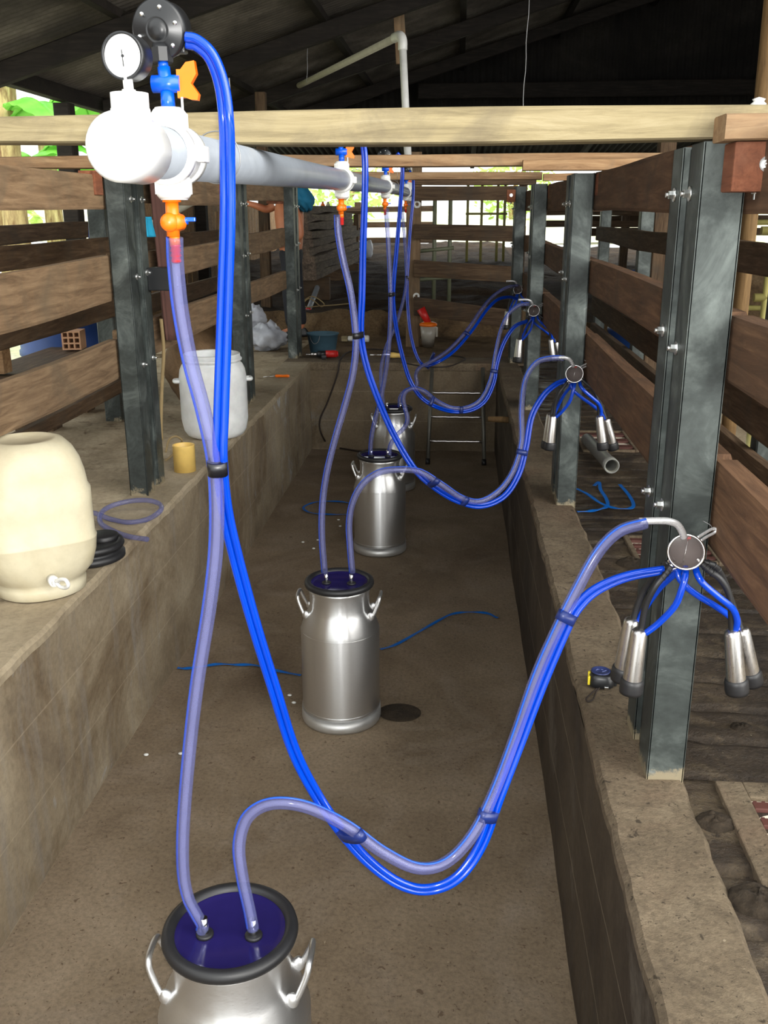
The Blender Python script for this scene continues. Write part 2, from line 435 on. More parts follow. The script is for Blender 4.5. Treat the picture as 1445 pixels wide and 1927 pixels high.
M['black_tape'] = plain('black_tape', S(24, 24, 28), 0.35)
M['blue_tape'] = plain('dark_blue_band', S(28, 46, 110), 0.35)
M['blue_hose'] = clearhose('blue_pvc_hose', (0.02, 0.16, 0.95, 1), S(0, 68, 202), 0.84, 0.16)
M['clear_hose'] = clearhose('clear_pvc_hose', (0.80, 0.82, 0.97, 1), S(124, 128, 178), 0.17, 0.5)
M['bright_bore'] = clearhose('hose_bore_highlight', (0.90, 0.90, 0.98, 1), S(204, 204, 226), 0.22, 0.1)  # whitish colour stands in for the bright refracted streak inside the hose
M['pipe_grey'] = plain('grey_pvc', S(142, 148, 156), 0.32)
M['pvc_white'] = plain('white_pvc', S(232, 232, 228), 0.35)
M['pvc_dull'] = plain('dull_white_pvc', S(176, 172, 152), 0.45)
M['orange'] = plain('orange_plastic', S(250, 120, 16), 0.35)
M['blue'] = plain('blue_plastic', S(0, 84, 214), 0.3)
M['white'] = plain('white_plastic', S(236, 238, 238), 0.4, Subsurface_Weight=0.1)
M['cream'] = speckled('cream_polyethylene', [(0.3, S(190, 180, 152)), (0.6, S(208, 200, 174)), (0.8, S(218, 212, 192))], 3, [S(188, 174, 138)], 2, (0.5, 0.75), 30, 0.08, 0.4, 0.05, 30)
M['yellow'] = plain('yellow_pvc', S(244, 206, 116), 0.45)
M['dial'] = plain('dial_face', S(246, 246, 244), 0.3)
M['glass'] = clearhose('clear_bowl', (0.86, 0.83, 0.82, 1), S(140, 130, 126), 0.12, 0.2)
M['grate_red'] = plain('rust_red_bar', S(88, 50, 42), 0.7)
M['slot_light'] = plain('painted_slot_daylight', S(238, 228, 208), 0.8)  # white colour standing in for bright daylight seen through the slots
M['tape_yellow'] = plain('yellow_insert', S(250, 226, 60), 0.4)
M['navy'] = plain('navy_label', S(44, 54, 100), 0.4)
M['strap_blue'] = plain('blue_strap', S(0, 100, 190), 0.45)
M['skin'] = plain('skin', S(196, 124, 88), 0.5)
M['hair'] = plain('dark_hair', S(28, 22, 18), 0.7)
M['teal'] = plain('teal_shirt', S(20, 110, 146), 0.8)
M['trouser'] = plain('dark_trousers', S(34, 36, 44), 0.85)
M['brown_cloth'] = plain('brown_cloth', S(98, 66, 58), 0.9)
M['cyan_cloth'] = plain('cyan_cloth', S(40, 176, 220), 0.8)
M['barrel_blue'] = plain('blue_barrel', S(24, 62, 124), 0.5)
M['brick'] = plain('hollow_brick', S(206, 160, 124), 0.85)
M['brick_hole_shade'] = plain('brick_hole_shade', S(66, 40, 26), 0.9)
M['bag'] = plain('crumpled_bag', S(206, 210, 220), 0.4)
M['burlap'] = speckled('burlap', [(0.3, S(104, 82, 58)), (0.7, S(142, 114, 84))], 6, None, fine=120, fine_amt=0.4, rnd=True)
M['bucket_blue'] = plain('dusty_blue_bucket', S(66, 98, 114), 0.7)
M['red'] = plain('red_plastic', S(206, 40, 36), 0.4)
M['amber'] = clearhose('cloudy_cup', (0.9, 0.86, 0.78, 1), S(196, 190, 178), 0.7)
M['iron'] = plain('dull_iron', S(120, 118, 110), 0.5, 0.6)
M['yellow_pipe'] = plain('olive_yellow_pipe', S(168, 160, 96), 0.5)
M['green_pipe'] = plain('dull_green_pipe', S(112, 116, 92), 0.5)
M['leaf'] = leafmat('banana_leaf', S(90, 176, 60), S(150, 224, 96))
M['stem'] = speckled('banana_stem', [(0.3, S(128, 104, 76)), (0.55, S(190, 170, 120)), (0.75, S(216, 200, 150))], 4, [S(120, 90, 60)], 3, (0.5, 0.65), sc=(4, 4, 0.6), rnd=True)
M['bush'] = leafmat('bush_leaf', S(130, 170, 80), S(206, 226, 140))
M['wire'] = plain('thin_wire', S(150, 150, 150), 0.4, 0.8)
M['cord'] = plain('dark_cord', S(44, 34, 28), 0.7)
M['rope'] = plain('straw_rope', S(150, 130, 92), 0.9)
M['dirtclod'] = speckled('dung', [(0.3, S(34, 27, 19)), (0.7, S(66, 55, 42))], 14, fine=80, fine_amt=0.5, bmp=0.9, bscale=90, rnd=True)
M['white_chip'] = plain('white_chip', S(225, 225, 220), 0.6)
# ================================================================== the setting
XL, XR, ZL, YE = -1.265, 0.348, 0.770, 8.20
def struct(o): o['kind'] = 'structure'; return o
nz = lambda x, y, z=0.0: mnoise.noise(V(x, y, z))

struct(MB().grid(lambda u, v: V(XL-0.1+(XR-XL+0.2)*u, -1.2+9.5*v, 0.004*nz(u*6, v*30)+0.003*nz(u*20, v*90)), 30, 160).build('floor', M['pit_floor'], origin=(0, 0, 0)))
def face(x0, x1, y0, y1, zt, jx=0.0, jy=0.0):
    pass
def wall_x(x, x2, y0, y1, zt):
    "wall whose seen face lies near x, slightly uneven"
    mb = MB()
    mb.grid(lambda u, v: V(x+0.006*nz(u*12, v*4, x)+0.003*nz(u*50, v*14, x), y0+(y1-y0)*u, -0.05+(zt+0.05)*v), 150, 20)
    mb.bx(min(x, x2)+(0.02 if x2 > x else 0), max(x, x2)-(0.02 if x2 < x else 0), y0, y1, -0.05, zt)
    return mb
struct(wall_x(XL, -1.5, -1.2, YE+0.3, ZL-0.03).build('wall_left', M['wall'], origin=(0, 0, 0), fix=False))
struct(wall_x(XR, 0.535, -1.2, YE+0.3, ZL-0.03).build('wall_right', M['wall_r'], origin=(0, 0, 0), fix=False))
mb = MB(); mb.grid(lambda u, v: V(XL-0.05+(XR-XL+0.1)*u, YE+0.008*nz(u*14, v*5, 4), -0.05+0.79*v), 60, 24)
mb.bx(XL-0.05, XR+0.05, YE+0.02, YE+0.3, -0.05, 0.74)
struct(mb.build('wall_back', M['wall_end'], origin=(0, 0, 0), fix=False))
# kerb tops: cement ledges with a chipped arris
def ledge(x0, x1, y0, y1, z0, z1, n, m='ledge'):
    mb = MB(); N = int((y1-y0)*22); vs = []; sec = []
    for i in range(N+1):
        y = y0+(y1-y0)*i/N
        e0 = 0.007*nz(y*7, 1.3, x0)+0.005*nz(y*23, 2, x0); e1 = 0.007*nz(y*7, 5.3, x1)+0.005*nz(y*23, 9, x1)
        for a, b in ((x0+e0, z0), (x0+e0, z1-0.012+0.004*nz(y*19, 4)), (x0+e0+0.012, z1+0.003*nz(y*11, 7)), (x0*.67+x1*.33, z1+0.004*nz(y*6, 3, x0)), (x0*.33+x1*.67, z1+0.004*nz(y*6, 8, x0)), (x1+e1-0.012, z1+0.003*nz(y*9, 2)), (x1+e1, z1-0.012), (x1+e1, z0)):
            vs.append(V(a, y, b))
    mb.add(vs, [(i*8+k, i*8+k+1, (i+1)*8+k+1, (i+1)*8+k) for i in range(N) for k in range(7)], False)
    return mb.build(n, M[m], origin=(0, 0, 0))
struct(ledge(-1.5, XL+0.004, -1.2, YE+0.02, ZL-0.035, ZL, 'trim_1', 'ledge_dry'))
struct(ledge(XR-0.004, 0.536, -1.2, YE+0.02, ZL-0.035, ZL, 'trim_2'))
# lane floors
def lane(u, v):
    x = 0.53+0.87*u; y = -0.6+10.0*v
    ph = (y+0.02*nz(x*3, y*1.5)+0.03*x)/0.165
    g = abs((ph % 1)-0.5)*2
    gz = -0.020*max(0, 1-((1-g)/0.13)) if g > 0.87 else 0.004*(1-abs(g-0.6))
    if nz(y*0.8, 3.1) > 0.35: gz *= 0.5
    return V(x, y, 0.752+gz+0.004*nz(x*9, y*9)+0.004*nz(x*30, y*30)+0.003*nz(x*8, y*70))
struct(MB().grid(lane, 14, 900).build('floor_right', M['lane_wet'], origin=(0, 0, 0)))
struct(MB().grid(lambda u, v: V(-3.6+2.12*u, -0.6+10.4*v, 0.757+0.005*nz(u*9, v*30)-(0.006 if (v*10.4*1.15) % 1 < 0.02 else 0)), 30, 400).build('floor_left', M['lane_slab'], origin=(0, 0, 0)))
struct(MB().grid(lambda u, v: V(1.40+5.2*u, -0.6+10.0*v, 0.60+0.004*nz(u*9, v*20)), 20, 40).build('floor_side', M['lane_slab'], origin=(0, 0, 0)))
# dark earth of the barn behind the pit, rising in a low bank to the yard
def terr(x, y):
    z = 0.755
    b = 10.15+0.12*nz(x*1.7, 2.0)+0.08*nz(x*5, 7)
    t = min(1, max(0, (y-b)/0.22)); z += (0.24+0.04*nz(x*2, y*2))*t*t*(3-2*t)*(1.0 if x < 0.9 else 0.6)
    t = min(1, max(0, (y-10.4)/9.0)); z += 0.42*t
    if y > 10.2: z += 0.035*nz(x*3, y*3)+0.02*nz(x*9, y*9)
    else: z += 0.005*nz(x*8, y*8)
    t = min(1, max(0, (y-19)/30.0)); z += 0.6*t
    return z
struct(MB().grid(lambda u, v: V(-3.6+10.2*u, 8.42+1.95*v, terr(-3.6+10.2*u, 8.42+1.95*v)), 110, 40).build('floor_edge', M['soil_edge'], origin=(0, 0, 0)))
struct(MB().grid(lambda u, v: V(-3.6+10.2*u, 10.37+9.65*v, terr(-3.6+10.2*u, 10.37+9.65*v)), 110, 120).build('floor_back', M['soil'], origin=(0, 0, 0)))
mb = MB(); mb.bx(-1.5, 0.6, YE-0.005, 8.55, 0.70, 0.772, 0.01)
struct(mb.build('trim_3', M['ledge']))
struct(MB().grid(lambda u, v: V(-40+80*u, 20+60*v*v, terr(0, 20)+0.9*v+0.1*nz(u*30, v*20)), 60, 40).build('ground', M['grass'], origin=(0, 0, 0)))
struct(MB().grid(lambda u, v: V(-3.6-30*u, -2+22*v, 0.74+0.10*u+0.03*nz(u*40, v*20)), 40, 40).build('ground_side', M['grass'], origin=(0, 0, 0)))

# roof: corrugated sheets on near-black timbers, rising to the right
RY0, RY1 = 1.6, 15.0
rz = lambda x: 3.02+0.30*(x+3.3)
def sheet(u, v):
    x = -3.42+10.42*u; y = RY0+(RY1-RY0)*v
    return V(x, y, rz(x)+0.012*math.sin(y*2*math.pi/0.076)+0.02*nz(x*0.6, y*0.3))
struct(MB().grid(sheet, 8, 1400).build('ceiling', M['roof_sheet'], origin=(0, 0, 0), fix=False))
k = 4
def trim(mb, m=None):
    global k
    struct(mb.build('trim_%d' % k, m or M['roof_timber'])); k += 1
for y in (2.6, 4.75, 6.9, 9.05, 11.2, 13.35):                     # rafters
    trim(MB().board((-3.2, y, rz(-3.2)-0.15), (6.9, y, rz(6.9)-0.15), (0, 0, 1), 0.15, 0.08, 0.006, 12, int(y*10)))
for x in (-2.3, -1.2, 0.0, 1.3, 2.6, 4.0, 5.4):             # purlins
    trim(MB().board((x, RY0, rz(x)-0.045), (x, RY1, rz(x)-0.045), (0, 0, 1), 0.06, 0.07, 0.004, 14, int(x*10)))
trim(MB().board((-3.3, RY0, 2.953), (-3.3, RY1, 2.953), (0, 0, 1), 0.115, 0.10, 0.006, 14, 5))   # eave beam
trim(MB().board((-0.6, 14.4, 3.62), (6.6, 14.4, 3.62), (0, 0, 1), 0.2, 0.1, 0.006, 12, 9))
# lower lean-to roof across the far end
def lean(u, v):
    x = -3.4+10.2*u; y = 14.9+2.3*v
    return V(x, y, 3.10-0.26*v+0.014*math.sin(x*2*math.pi/0.10))
struct(MB().grid(lean, 680, 6).build('ceiling_back', M['gable_sheet'], origin=(0, 0, 0), fix=False))
for x in (0.2, 1.9, 3.6):
    trim(MB().board((x, 14.9, 3.02), (x, 17.2, 2.77), (0, 0.3, 1), 0.10, 0.07, 0.004, 8, int(x*7)))
trim(MB().board((-3.4, 16.9, 2.80), (6.8, 16.9, 2.80), (0, 0, 1), 0.09, 0.07, 0.004, 8, 3))

# sheeted gable over the far end, and an unseen right wall added to block the sky
def gable(u, v):
    x = -3.4+10.2*u; zb = 3.02
    return V(x, 14.85+0.012*math.sin(x*2*math.pi/0.10), zb+(rz(x)-0.02-zb)*v)
struct(MB().grid(gable, 820, 2).build('wall_gable', M['gable_sheet'], origin=(0, 0, 0), fix=False))
mb = MB()
for i in range(40):
    y = 5.0+i*0.26; mb.board((6.5, y, 0.55), (6.5, y, rz(6.5)-0.1), (0, 1, 0), 0.25, 0.03, 0.003, 4, i)
struct(mb.build('wall_side_blocker', M['oldwood_z'], origin=(0, 0, 0)))
mb = MB()
for i in range(44):
    y = 9.6+i*0.24; mb.board((-3.42, y, 0.72), (-3.42, y, (2.5 if y < 15.3 else 2.12)+0.04*nz(i*0.7, 2)), (0, 1, 0), 0.225, 0.03, 0.003, 4, 40+i)
struct(mb.build('wall_shed', M['tan_plank'], origin=(0, 0, 0)))
mb = MB()
for i in range(25):
    y = -1.9+i*0.24; mb.board((-3.42, y, 0.72), (-3.42, y, 2.86), (0, 1, 0), 0.225, 0.03, 0.003, 4, 140+i)
struct(mb.build('wall_near_blocker', M['oldwood_z'], origin=(0, 0, 0)))  # unseen wall added on the left to keep sky light out

# ================================================================== steel posts
def bolt(mb, p, ax, r=0.0105):
    p = V(p); ax = V(ax).normalized()
    mb.cyl(p, p+ax*0.003, r*1.35, n=16); mb.cyl(p+ax*0.003, p+ax*0.013, r*0.85, n=6, smooth=False)
    mb.cyl(p+ax*0.013, p+ax*0.019, r*0.5, n=10)
def steel_post(label, x0, y, ztop, side, group, bolts, bracket=False):
    "two lipped channels on a web; side=+1: pit lies towards -x; local origin at the foot"
    w = 0.083
    t = thing('steel_post', label, 'post', (x0+w/2, y, ZL), group)
    h = ztop-ZL
    def chan(ya, yb, name):
        mb = MB(); s = 0.006
        mb.bx(-w/2, w/2, ya, ya+s, -0.03, h, 0.002); mb.bx(-w/2, w/2, yb-s, yb, -0.03, h, 0.002)
        a = -w/2 if side > 0 else w/2-s
        mb.bx(a, a+s, ya, yb, -0.03, h, 0.002)
        b = w/2-s if side > 0 else -w/2
        mb.bx(b, b+s, ya, ya+0.03, -0.03, h, 0.002); mb.bx(b, b+s, yb-0.03, yb, -0.03, h, 0.002)
        return mb.build(name, M['galv'], t)
    chan(0.0, 0.098, 'front_channel'); chan(0.172, 0.262, 'rear_channel')
    mb = MB(); xa = -w/2+0.018 if side > 0 else w/2-0.018
    mb.bx(xa-0.003, xa+0.003, 0.094, 0.176, -0.02, h-0.005); mb.build('web_plate', M['galv'], t)
    fx = -w/2 if side > 0 else w/2
    for yb, zb in bolts:
        mb = MB(); bolt(mb, (fx, yb, zb-ZL), (-side, 0, 0)); mb.build('bolt', M['zinc'], t)
    if bracket:
        mb = MB(); mb.bx(w/2, w/2+0.10, 0.22, 0.34, 0.90, 1.00, 0.004); mb.build('bracket', M['black'], t, label='dark square steel bracket')
    return t
BR = [(0.075, 2.035), (0.215, 2.035), (0.075, 1.735), (0.215, 1.755), (0.075, 1.40), (0.215, 1.39)]
steel_post('nearest galvanised steel post on the right kerb, milking cluster hung on its front', 0.449, 1.925, 2.126, 1, 'steel posts on the right kerb', BR)
steel_post('second galvanised steel post on the right kerb, standing before the blue strap', 0.451, 4.06, 2.150, 1, 'steel posts on the right kerb', BR)
steel_post('third galvanised steel post from the camera on the right kerb', 0.452, 6.20, 2.170, 1, 'steel posts on the right kerb', BR)
steel_post('farthest galvanised steel post on the right kerb by the ladder corner', 0.455, 8.24, 2.205, 1, 'steel posts on the right kerb', BR)
BL = [(0.075, 2.06), (0.215, 2.06), (0.075, 1.74), (0.215, 1.75), (0.075, 1.36), (0.215, 1.37)]
steel_post('nearest galvanised steel post on the left kerb, beside the yellow cup', -1.474, 4.08, 2.163, -1, 'steel posts on the left kerb', BL, True)
steel_post('middle galvanised steel post on the left kerb, just behind the white barrel', -1.468, 6.20, 2.195, -1, 'steel posts on the left kerb', BL)
steel_post('farthest galvanised steel post on the left kerb next to the blue bucket', -1.490, 8.40, 2.235, -1, 'steel posts on the left kerb', BL)

# ================================================================== fence boards
def plank(name, label, p0, p1, h, t, m, cat='board', group=None, seed=0, jit=0.006, up=(0, 0, 1), bow=0.0, nails=None):
    o = MB().board(p0, p1, up, h, t, jit, 18, seed, bow).build(name, M[m])
    return tag(o, label, cat, group)
RX, LX = 0.564, -1.506
gR, gL = 'boards of the inner right fence', 'boards of the inner left fence'
bays = [(-0.35, 1.97, 'right of the first steel post'), (2.02, 4.10, 'between the first two right posts'), (4.15, 6.24, 'between the second and third right posts'), (6.29, 8.30, 'between the last two right posts')]
lev = [('top', 2.068, 0.150), ('middle', 1.736, 0.132), ('bottom', 1.412, 0.185)]
sd = 1
for a, b, w_ in bays:
    for nm, z, h in lev:
        sd += 1
        dz = 0.012*(a/2)*0.5 if nm != 'bottom' else 0.008*(a/2)*0.5
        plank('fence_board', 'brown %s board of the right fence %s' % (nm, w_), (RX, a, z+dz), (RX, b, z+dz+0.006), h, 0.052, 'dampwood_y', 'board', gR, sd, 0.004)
baysL = [(1.9, 4.12, 'left of the first left post', [('top', 2.080, 0.140), ('middle', 1.728, 0.190), ('bottom', 1.385, 0.170)]),
         (4.17, 6.24, 'between the first two left posts', [('top', 2.118, 0.150), ('middle', 1.765, 0.140), ('bottom', 1.425, 0.17)]),
         (6.29, 8.44, 'between the last two left posts', [('top', 2.155, 0.130), ('middle', 1.800, 0.150), ('bottom', 1.445, 0.150)])]
for a, b, w_, L in baysL:
    for nm, z, h in L:
        sd += 1
        plank('fence_board', 'brown %s board of the left fence %s' % (nm, w_), (LX, a, z), (LX, b, z+0.006), h, 0.042, 'wood_y', 'board', gL, sd, 0.005, bow=-0.012 if nm == 'middle' else 0)
# spacer blocks of reddish fresh timber bolted beside the post heads
def block(label, x0, x1, y0, y1, z0, z1, sd):
    t = thing('spacer_block', label, 'block', ((x0+x1)/2, (y0+y1)/2, z0), 'reddish blocks at the post heads')
    w, d, h = x1-x0, y1-y0, z1-z0
    MB().box((0, 0, h/2), (w, d, h), None, 0.004).build('wood_block', M['red_block'], t)
    mb = MB(); bolt(mb, (0, -d/2, h*0.55), (0, -1, 0), 0.010); mb.build('bolt', M['zinc'], t)
    mb = MB(); bolt(mb, (0, 0, 0), (0, 0, -1), 0.008); mb.build('bolt', M['zinc'], t)
block('short reddish wooden block under the beam end at the nearest right post', 0.485, 0.600, 1.845, 1.92, 2.035, 2.120, 1)
block('reddish wooden block at the head of the second right post', 0.537, 0.590, 3.985, 4.055, 2.065, 2.148, 2)
block('reddish wooden block at the head of the third right post', 0.537, 0.595, 6.13, 6.198, 2.085, 2.168, 3)
block('reddish wooden block at the head of the farthest right post', 0.380, 0.450, 8.17, 8.238, 2.085, 2.180, 4)
block('reddish wooden block at the head of the nearest left post, under the pipe cap', -1.545, -1.476, 3.99, 4.075, 2.075, 2.170, 5)
block('reddish wooden block at the head of the middle left post behind the pipe', -1.545, -1.47, 6.12, 6.195, 2.12, 2.19, 6)
block('reddish wooden block at the head of the farthest left post', -1.62, -1.492, 8.32, 8.395, 2.08, 2.205, 7)

# ================================================================== cross beams over the pit
gB = 'beams across the pit'
plank('cross_beam', 'pale yellowish near beam spanning the whole picture over the pit', (-1.75, 1.965, 2.158), (0.95, 1.965, 2.156), 0.054, 0.085, 'yellow_plank', 'beam', gB, 50, 0.004, nails=1)
plank('cross_beam', 'short reddish-brown offcut bolted over the right end of the near beam', (0.462, 1.875, 2.142), (0.90, 1.875, 2.144), 0.044, 0.085, 'tan_plank', 'beam', gB, 51, 0.003)
plank('cross_beam', 'tan second beam over the pit at the second pair of posts', (-2.75, 4.10, 2.203), (0.86, 4.10, 2.202), 0.046, 0.09, 'tan_plank', 'beam', gB, 52, 0.005)
plank('cross_beam', 'short ragged offcut under the right end of the second beam', (0.245, 4.02, 2.178), (0.86, 4.02, 2.186), 0.040, 0.06, 'tan_plank', 'beam', gB, 53, 0.007)
plank('cross_beam', 'thin tan third beam over the pit behind the second beam', (-1.56, 6.25, 2.226), (0.50, 6.25, 2.214), 0.048, 0.08, 'tan_plank', 'beam', gB, 54, 0.005)
plank('cross_beam', 'short tan offcut beside the right end of the third beam', (0.50, 6.14, 2.206), (0.70, 6.14, 2.208), 0.036, 0.06, 'tan_plank', 'beam', gB, 55, 0.004)
plank('cross_beam', 'dark farthest beam over the end of the pit', (-1.56, 8.30, 2.258), (0.62, 8.30, 2.238), 0.05, 0.08, 'oldwood_x', 'beam', gB, 56, 0.005)

# ================================================================== outer fences of the cow lanes
gO = 'boards of the outer right fence'
for i, (z, h, nm) in enumerate([(1.825, 0.125, 'upper'), (1.235, 0.16, 'middle'), (1.02, 0.12, 'low')]):
    plank('fence_board', 'dark %s board of the outer right fence beyond the right lane, near end' % nm, (1.19, 1.5, z), (1.19, 4.45, z), h, 0.045, 'oldwood_y', 'board', gO, 70+i, 0.006)
    plank('fence_board', 'dark %s board of the outer right fence beyond the right lane, far end' % nm, (1.19, 4.5, z+0.005), (1.19, 8.6, z+0.005), h, 0.045, 'oldwood_y', 'board', gO, 75+i, 0.006)
def lanepost(label, x, y, z1, m, w=0.09, d=0.09, z0=0.60, g='posts of the outer fences'):
    o = MB().board((x, y, z0), (x, y, z1), (1, 0, 0), w, d, 0.003, 8, int(abs(x*10+y*7))).build('fence_post', m)
    return tag(o, label, 'post', g)
lanepost('bluish steel post of the outer right fence at the picture edge', 1.262, 3.9, 2.02, M['galv'])
lanepost('bluish steel post of the outer right fence seen between the first two right posts', 1.262, 6.85, 2.12, M['galv'])
lanepost('brown timber post beside the bluish steel post of the outer right fence', 1.50, 7.55, 2.6, M['oldwood_z'], 0.12, 0.12)
lanepost('farthest steel post of the outer right fence', 1.262, 8.75, 2.15, M['galv'])
lanepost('grey steel post of the outer left fence standing behind the nearest left post', -2.14, 5.78, 2.10, M['galv'], 0.10, 0.09, 0.74)
lanepost('near steel post of the outer left fence at the left picture edge', -2.14, 3.6, 2.10, M['galv'], 0.10, 0.09, 0.74)
lanepost('weathered timber post of the outer left fence behind the plastic bag', -2.14, 8.9, 2.02, M['oldwood_z'], 0.12, 0.1, 0.74)
gP = 'boards of the outer left fence'
for i, (y0, y1, z, h, nm) in enumerate([(3.0, 5.9, 1.805, 0.115, 'dark brown middle board of the outer left fence in the near bay'), (3.0, 5.9, 0.975, 0.075, 'dark low rail of the outer left fence in the near bay'), (3.0, 5.9, 1.47, 0.14, 'dark lower board of the outer left fence in the near bay'),
        (5.95, 9.0, 1.80, 0.12, 'dark brown middle board of the outer left fence in the far bay'), (5.95, 9.0, 1.42, 0.12, 'dark lower board of the outer left fence in the far bay')]):
    plank('fence_board', nm, (-2.075, y0, z), (-2.075, y1, z+0.01), h, 0.04, 'oldwood_y', 'board', gP, 85+i, 0.006)
plank('fence_board', 'long dark rail beyond the outer left fence, in front of the banana plants', (-3.0, 4.6, 1.86), (-3.0, 8.2, 1.885), 0.12, 0.05, 'oldwood_y', 'board', gP, 95, 0.006)

# ================================================================== fence and gate behind the pit
gE = 'boards of the fence behind the pit'
for i, (za, zb, h, nm) in enumerate([(2.175, 2.172, 0.135, 'top'), (1.838, 1.812, 0.140, 'second'), (1.500, 1.435, 0.155, 'third'), (1.150, 1.015, 0.180, 'lowest')]):
    plank('fence_board', '%s brown board of the fence between the centre post and the far right post' % nm, (-0.42, 9.33, za), (0.62, 9.33, zb), h, 0.035, 'oldwood_x', 'board', gE, 100+i, 0.006)
t = thing('timber_post', 'brown square timber post standing at the far end of the pit, white ring on it', 'post', (-0.432, 9.42, 0.74))
MB().board((0, 0, 0), (0, 0, 1.80), (1, 0, 0), 0.135, 0.12, 0.006, 14, 3).build('post_shaft', M['wood_z'], t)
mb = MB(); mb.torus((0.035, -0.066, 1.34), (0, 1, 0), 0.026, 0.011); mb.build('insulator_ring', M['pvc_white'], t, label='white ring insulator')
mb = MB(); mb.torus((0.035, -0.066, 0.50), (0, 1, 0), 0.022, 0.010); mb.build('insulator_ring', M['pvc_white'], t, label='white ring insulator')
t = thing('pipe_gate', 'dull green pipe gate behind the fence boards at the far end', 'gate', (-0.28, 10.6, terr(-0.28, 10.6)-0.02))
zb = terr(-0.28, 10.6)-0.02
for x in (-0.155, 0.02, 0.185): MB().cyl((x, 0, 0.0), (x, 0, 1.25), 0.022, n=12).build('upright', M['green_pipe'], t)
for z in (0.32, 0.62, 1.2): MB().cyl((-0.2, -0.01, z), (0.23, -0.01, z+0.04), 0.02, n=12).build('rail', M['green_pipe'], t)

# yard fences and gates far behind
def yardfence(label, x0, x1, y, zs, h, posts, z1, m='oldwood_x', dz=0.0):
    t = thing('yard_fence', label, 'fence', ((x0+x1)/2, y, terr(0, y)-0.05), 'fences of the yard behind')
    zb = terr(0, y)-0.05; xm = (x0+x1)/2
    for i, z in enumerate(zs): MB().board((x0-xm, 0, z-zb), (x1-xm, 0, z-zb+dz), (0, 0, 1), h, 0.05, 0.006, 10, i+int(y)).build('rail', M[m], t)
    for x in posts: MB().board((x-xm, 0.06, 0), (x-xm, 0.06, z1-zb), (1, 0, 0), 0.12, 0.1, 0.004, 6, int(x*9)).build('post', M['oldwood_z'], t)
yardfence('dark rail fence left of the centre post in front of the bright yard', -3.2, -0.45, 18.6, [2.06, 1.78, 1.50], 0.10, (-3.0, -1.9), 2.2, dz=0.02)
yardfence('dark rail fence right of the centre post, seen between the fence boards', 1.1, 3.6, 15.2, [2.16, 2.01, 1.84], 0.10, (0.95, 1.7, 2.5, 3.5), 2.4)
yardfence('dark rail fence at the back of the right lane', 1.9, 6.6, 16.5, [2.21, 2.05, 1.89, 1.70], 0.125, (2.4, 3.4, 4.6, 6.2), 2.4)
t = thing('pipe_gate', 'yellow-green pipe gate standing in the bright yard beyond the fence boards', 'gate', (0.55, 15.8, terr(0, 15.8)-0.03))
for x in (-0.42, -0.2, 0.05, 0.16): MB().cyl((x, 0, 0), (x, 0, 1.25), 0.022, n=10).build('upright', M['yellow_pipe'], t)
for z in (0.78, 1.22): MB().cyl((-0.45, -0.02, z), (0.2, -0.02, z), 0.018, n=10).build('rail', M['yellow_pipe'], t)
# ================================================================== vacuum line
PX = -0.4135
pz = lambda y: 2.078+0.0145*(y-1.2) if y < 6 else 2.1476+0.004*(y-6)
SADDLES = [1.43, 3.52, 5.60, 7.75]
vl = thing('vacuum_line', 'long grey pipe hung under the beams above the pit, white cap nearest the camera', 'pipe', (PX, 1.2, 0))
def loc(p): return V(p)-V(PX, 1.2, 0)
mb = MB(); mb.tube([loc((PX, y, pz(y))) for y in (1.22, 2.5, 4, 6, 8.26)], 0.0345, 28); mb.build('pipe', M['pipe_grey'], vl)
mb = MB(); z0 = pz(1.2)
mb.lathe([(0.0, -0.022), (0.030, -0.021), (0.037, -0.017), (0.0415, -0.008), (0.0415, 0.075), (0.0345, 0.078)], loc((PX, 1.215, z0)), (0, 1, 0), 36)
mb.cyl(loc((PX, 1.262, z0+0.03)), loc((PX, 1.262, z0+0.066)), 0.0235, n=28); mb.lathe([(0.0245, 0), (0.0255, 0.004), (0.0245, 0.028), (0.020, 0.036), (0.0, 0.037)], loc((PX, 1.262, z0+0.019)), (0, 0, 1), 28)
mb.torus(loc((PX-0.004, 1.192, z0+0.001)), (0, 1, 0), 0.004, 0.0015, 12, 6)
mb.build('end_cap', M['pvc_white'], vl, label='white end cap with upright socket')
mb = MB(); zr = pz(8.2)
mb.cyl(loc((PX, 8.2, zr-0.06)), loc((PX, 8.2, zr+0.09)), 0.044, n=24); mb.cyl(loc((PX, 8.2, zr)), loc((PX, 8.30, zr)), 0.042, n=24)
mb.build('end_tee', M['pvc_white'], vl, label='white tee fitting at the far end')
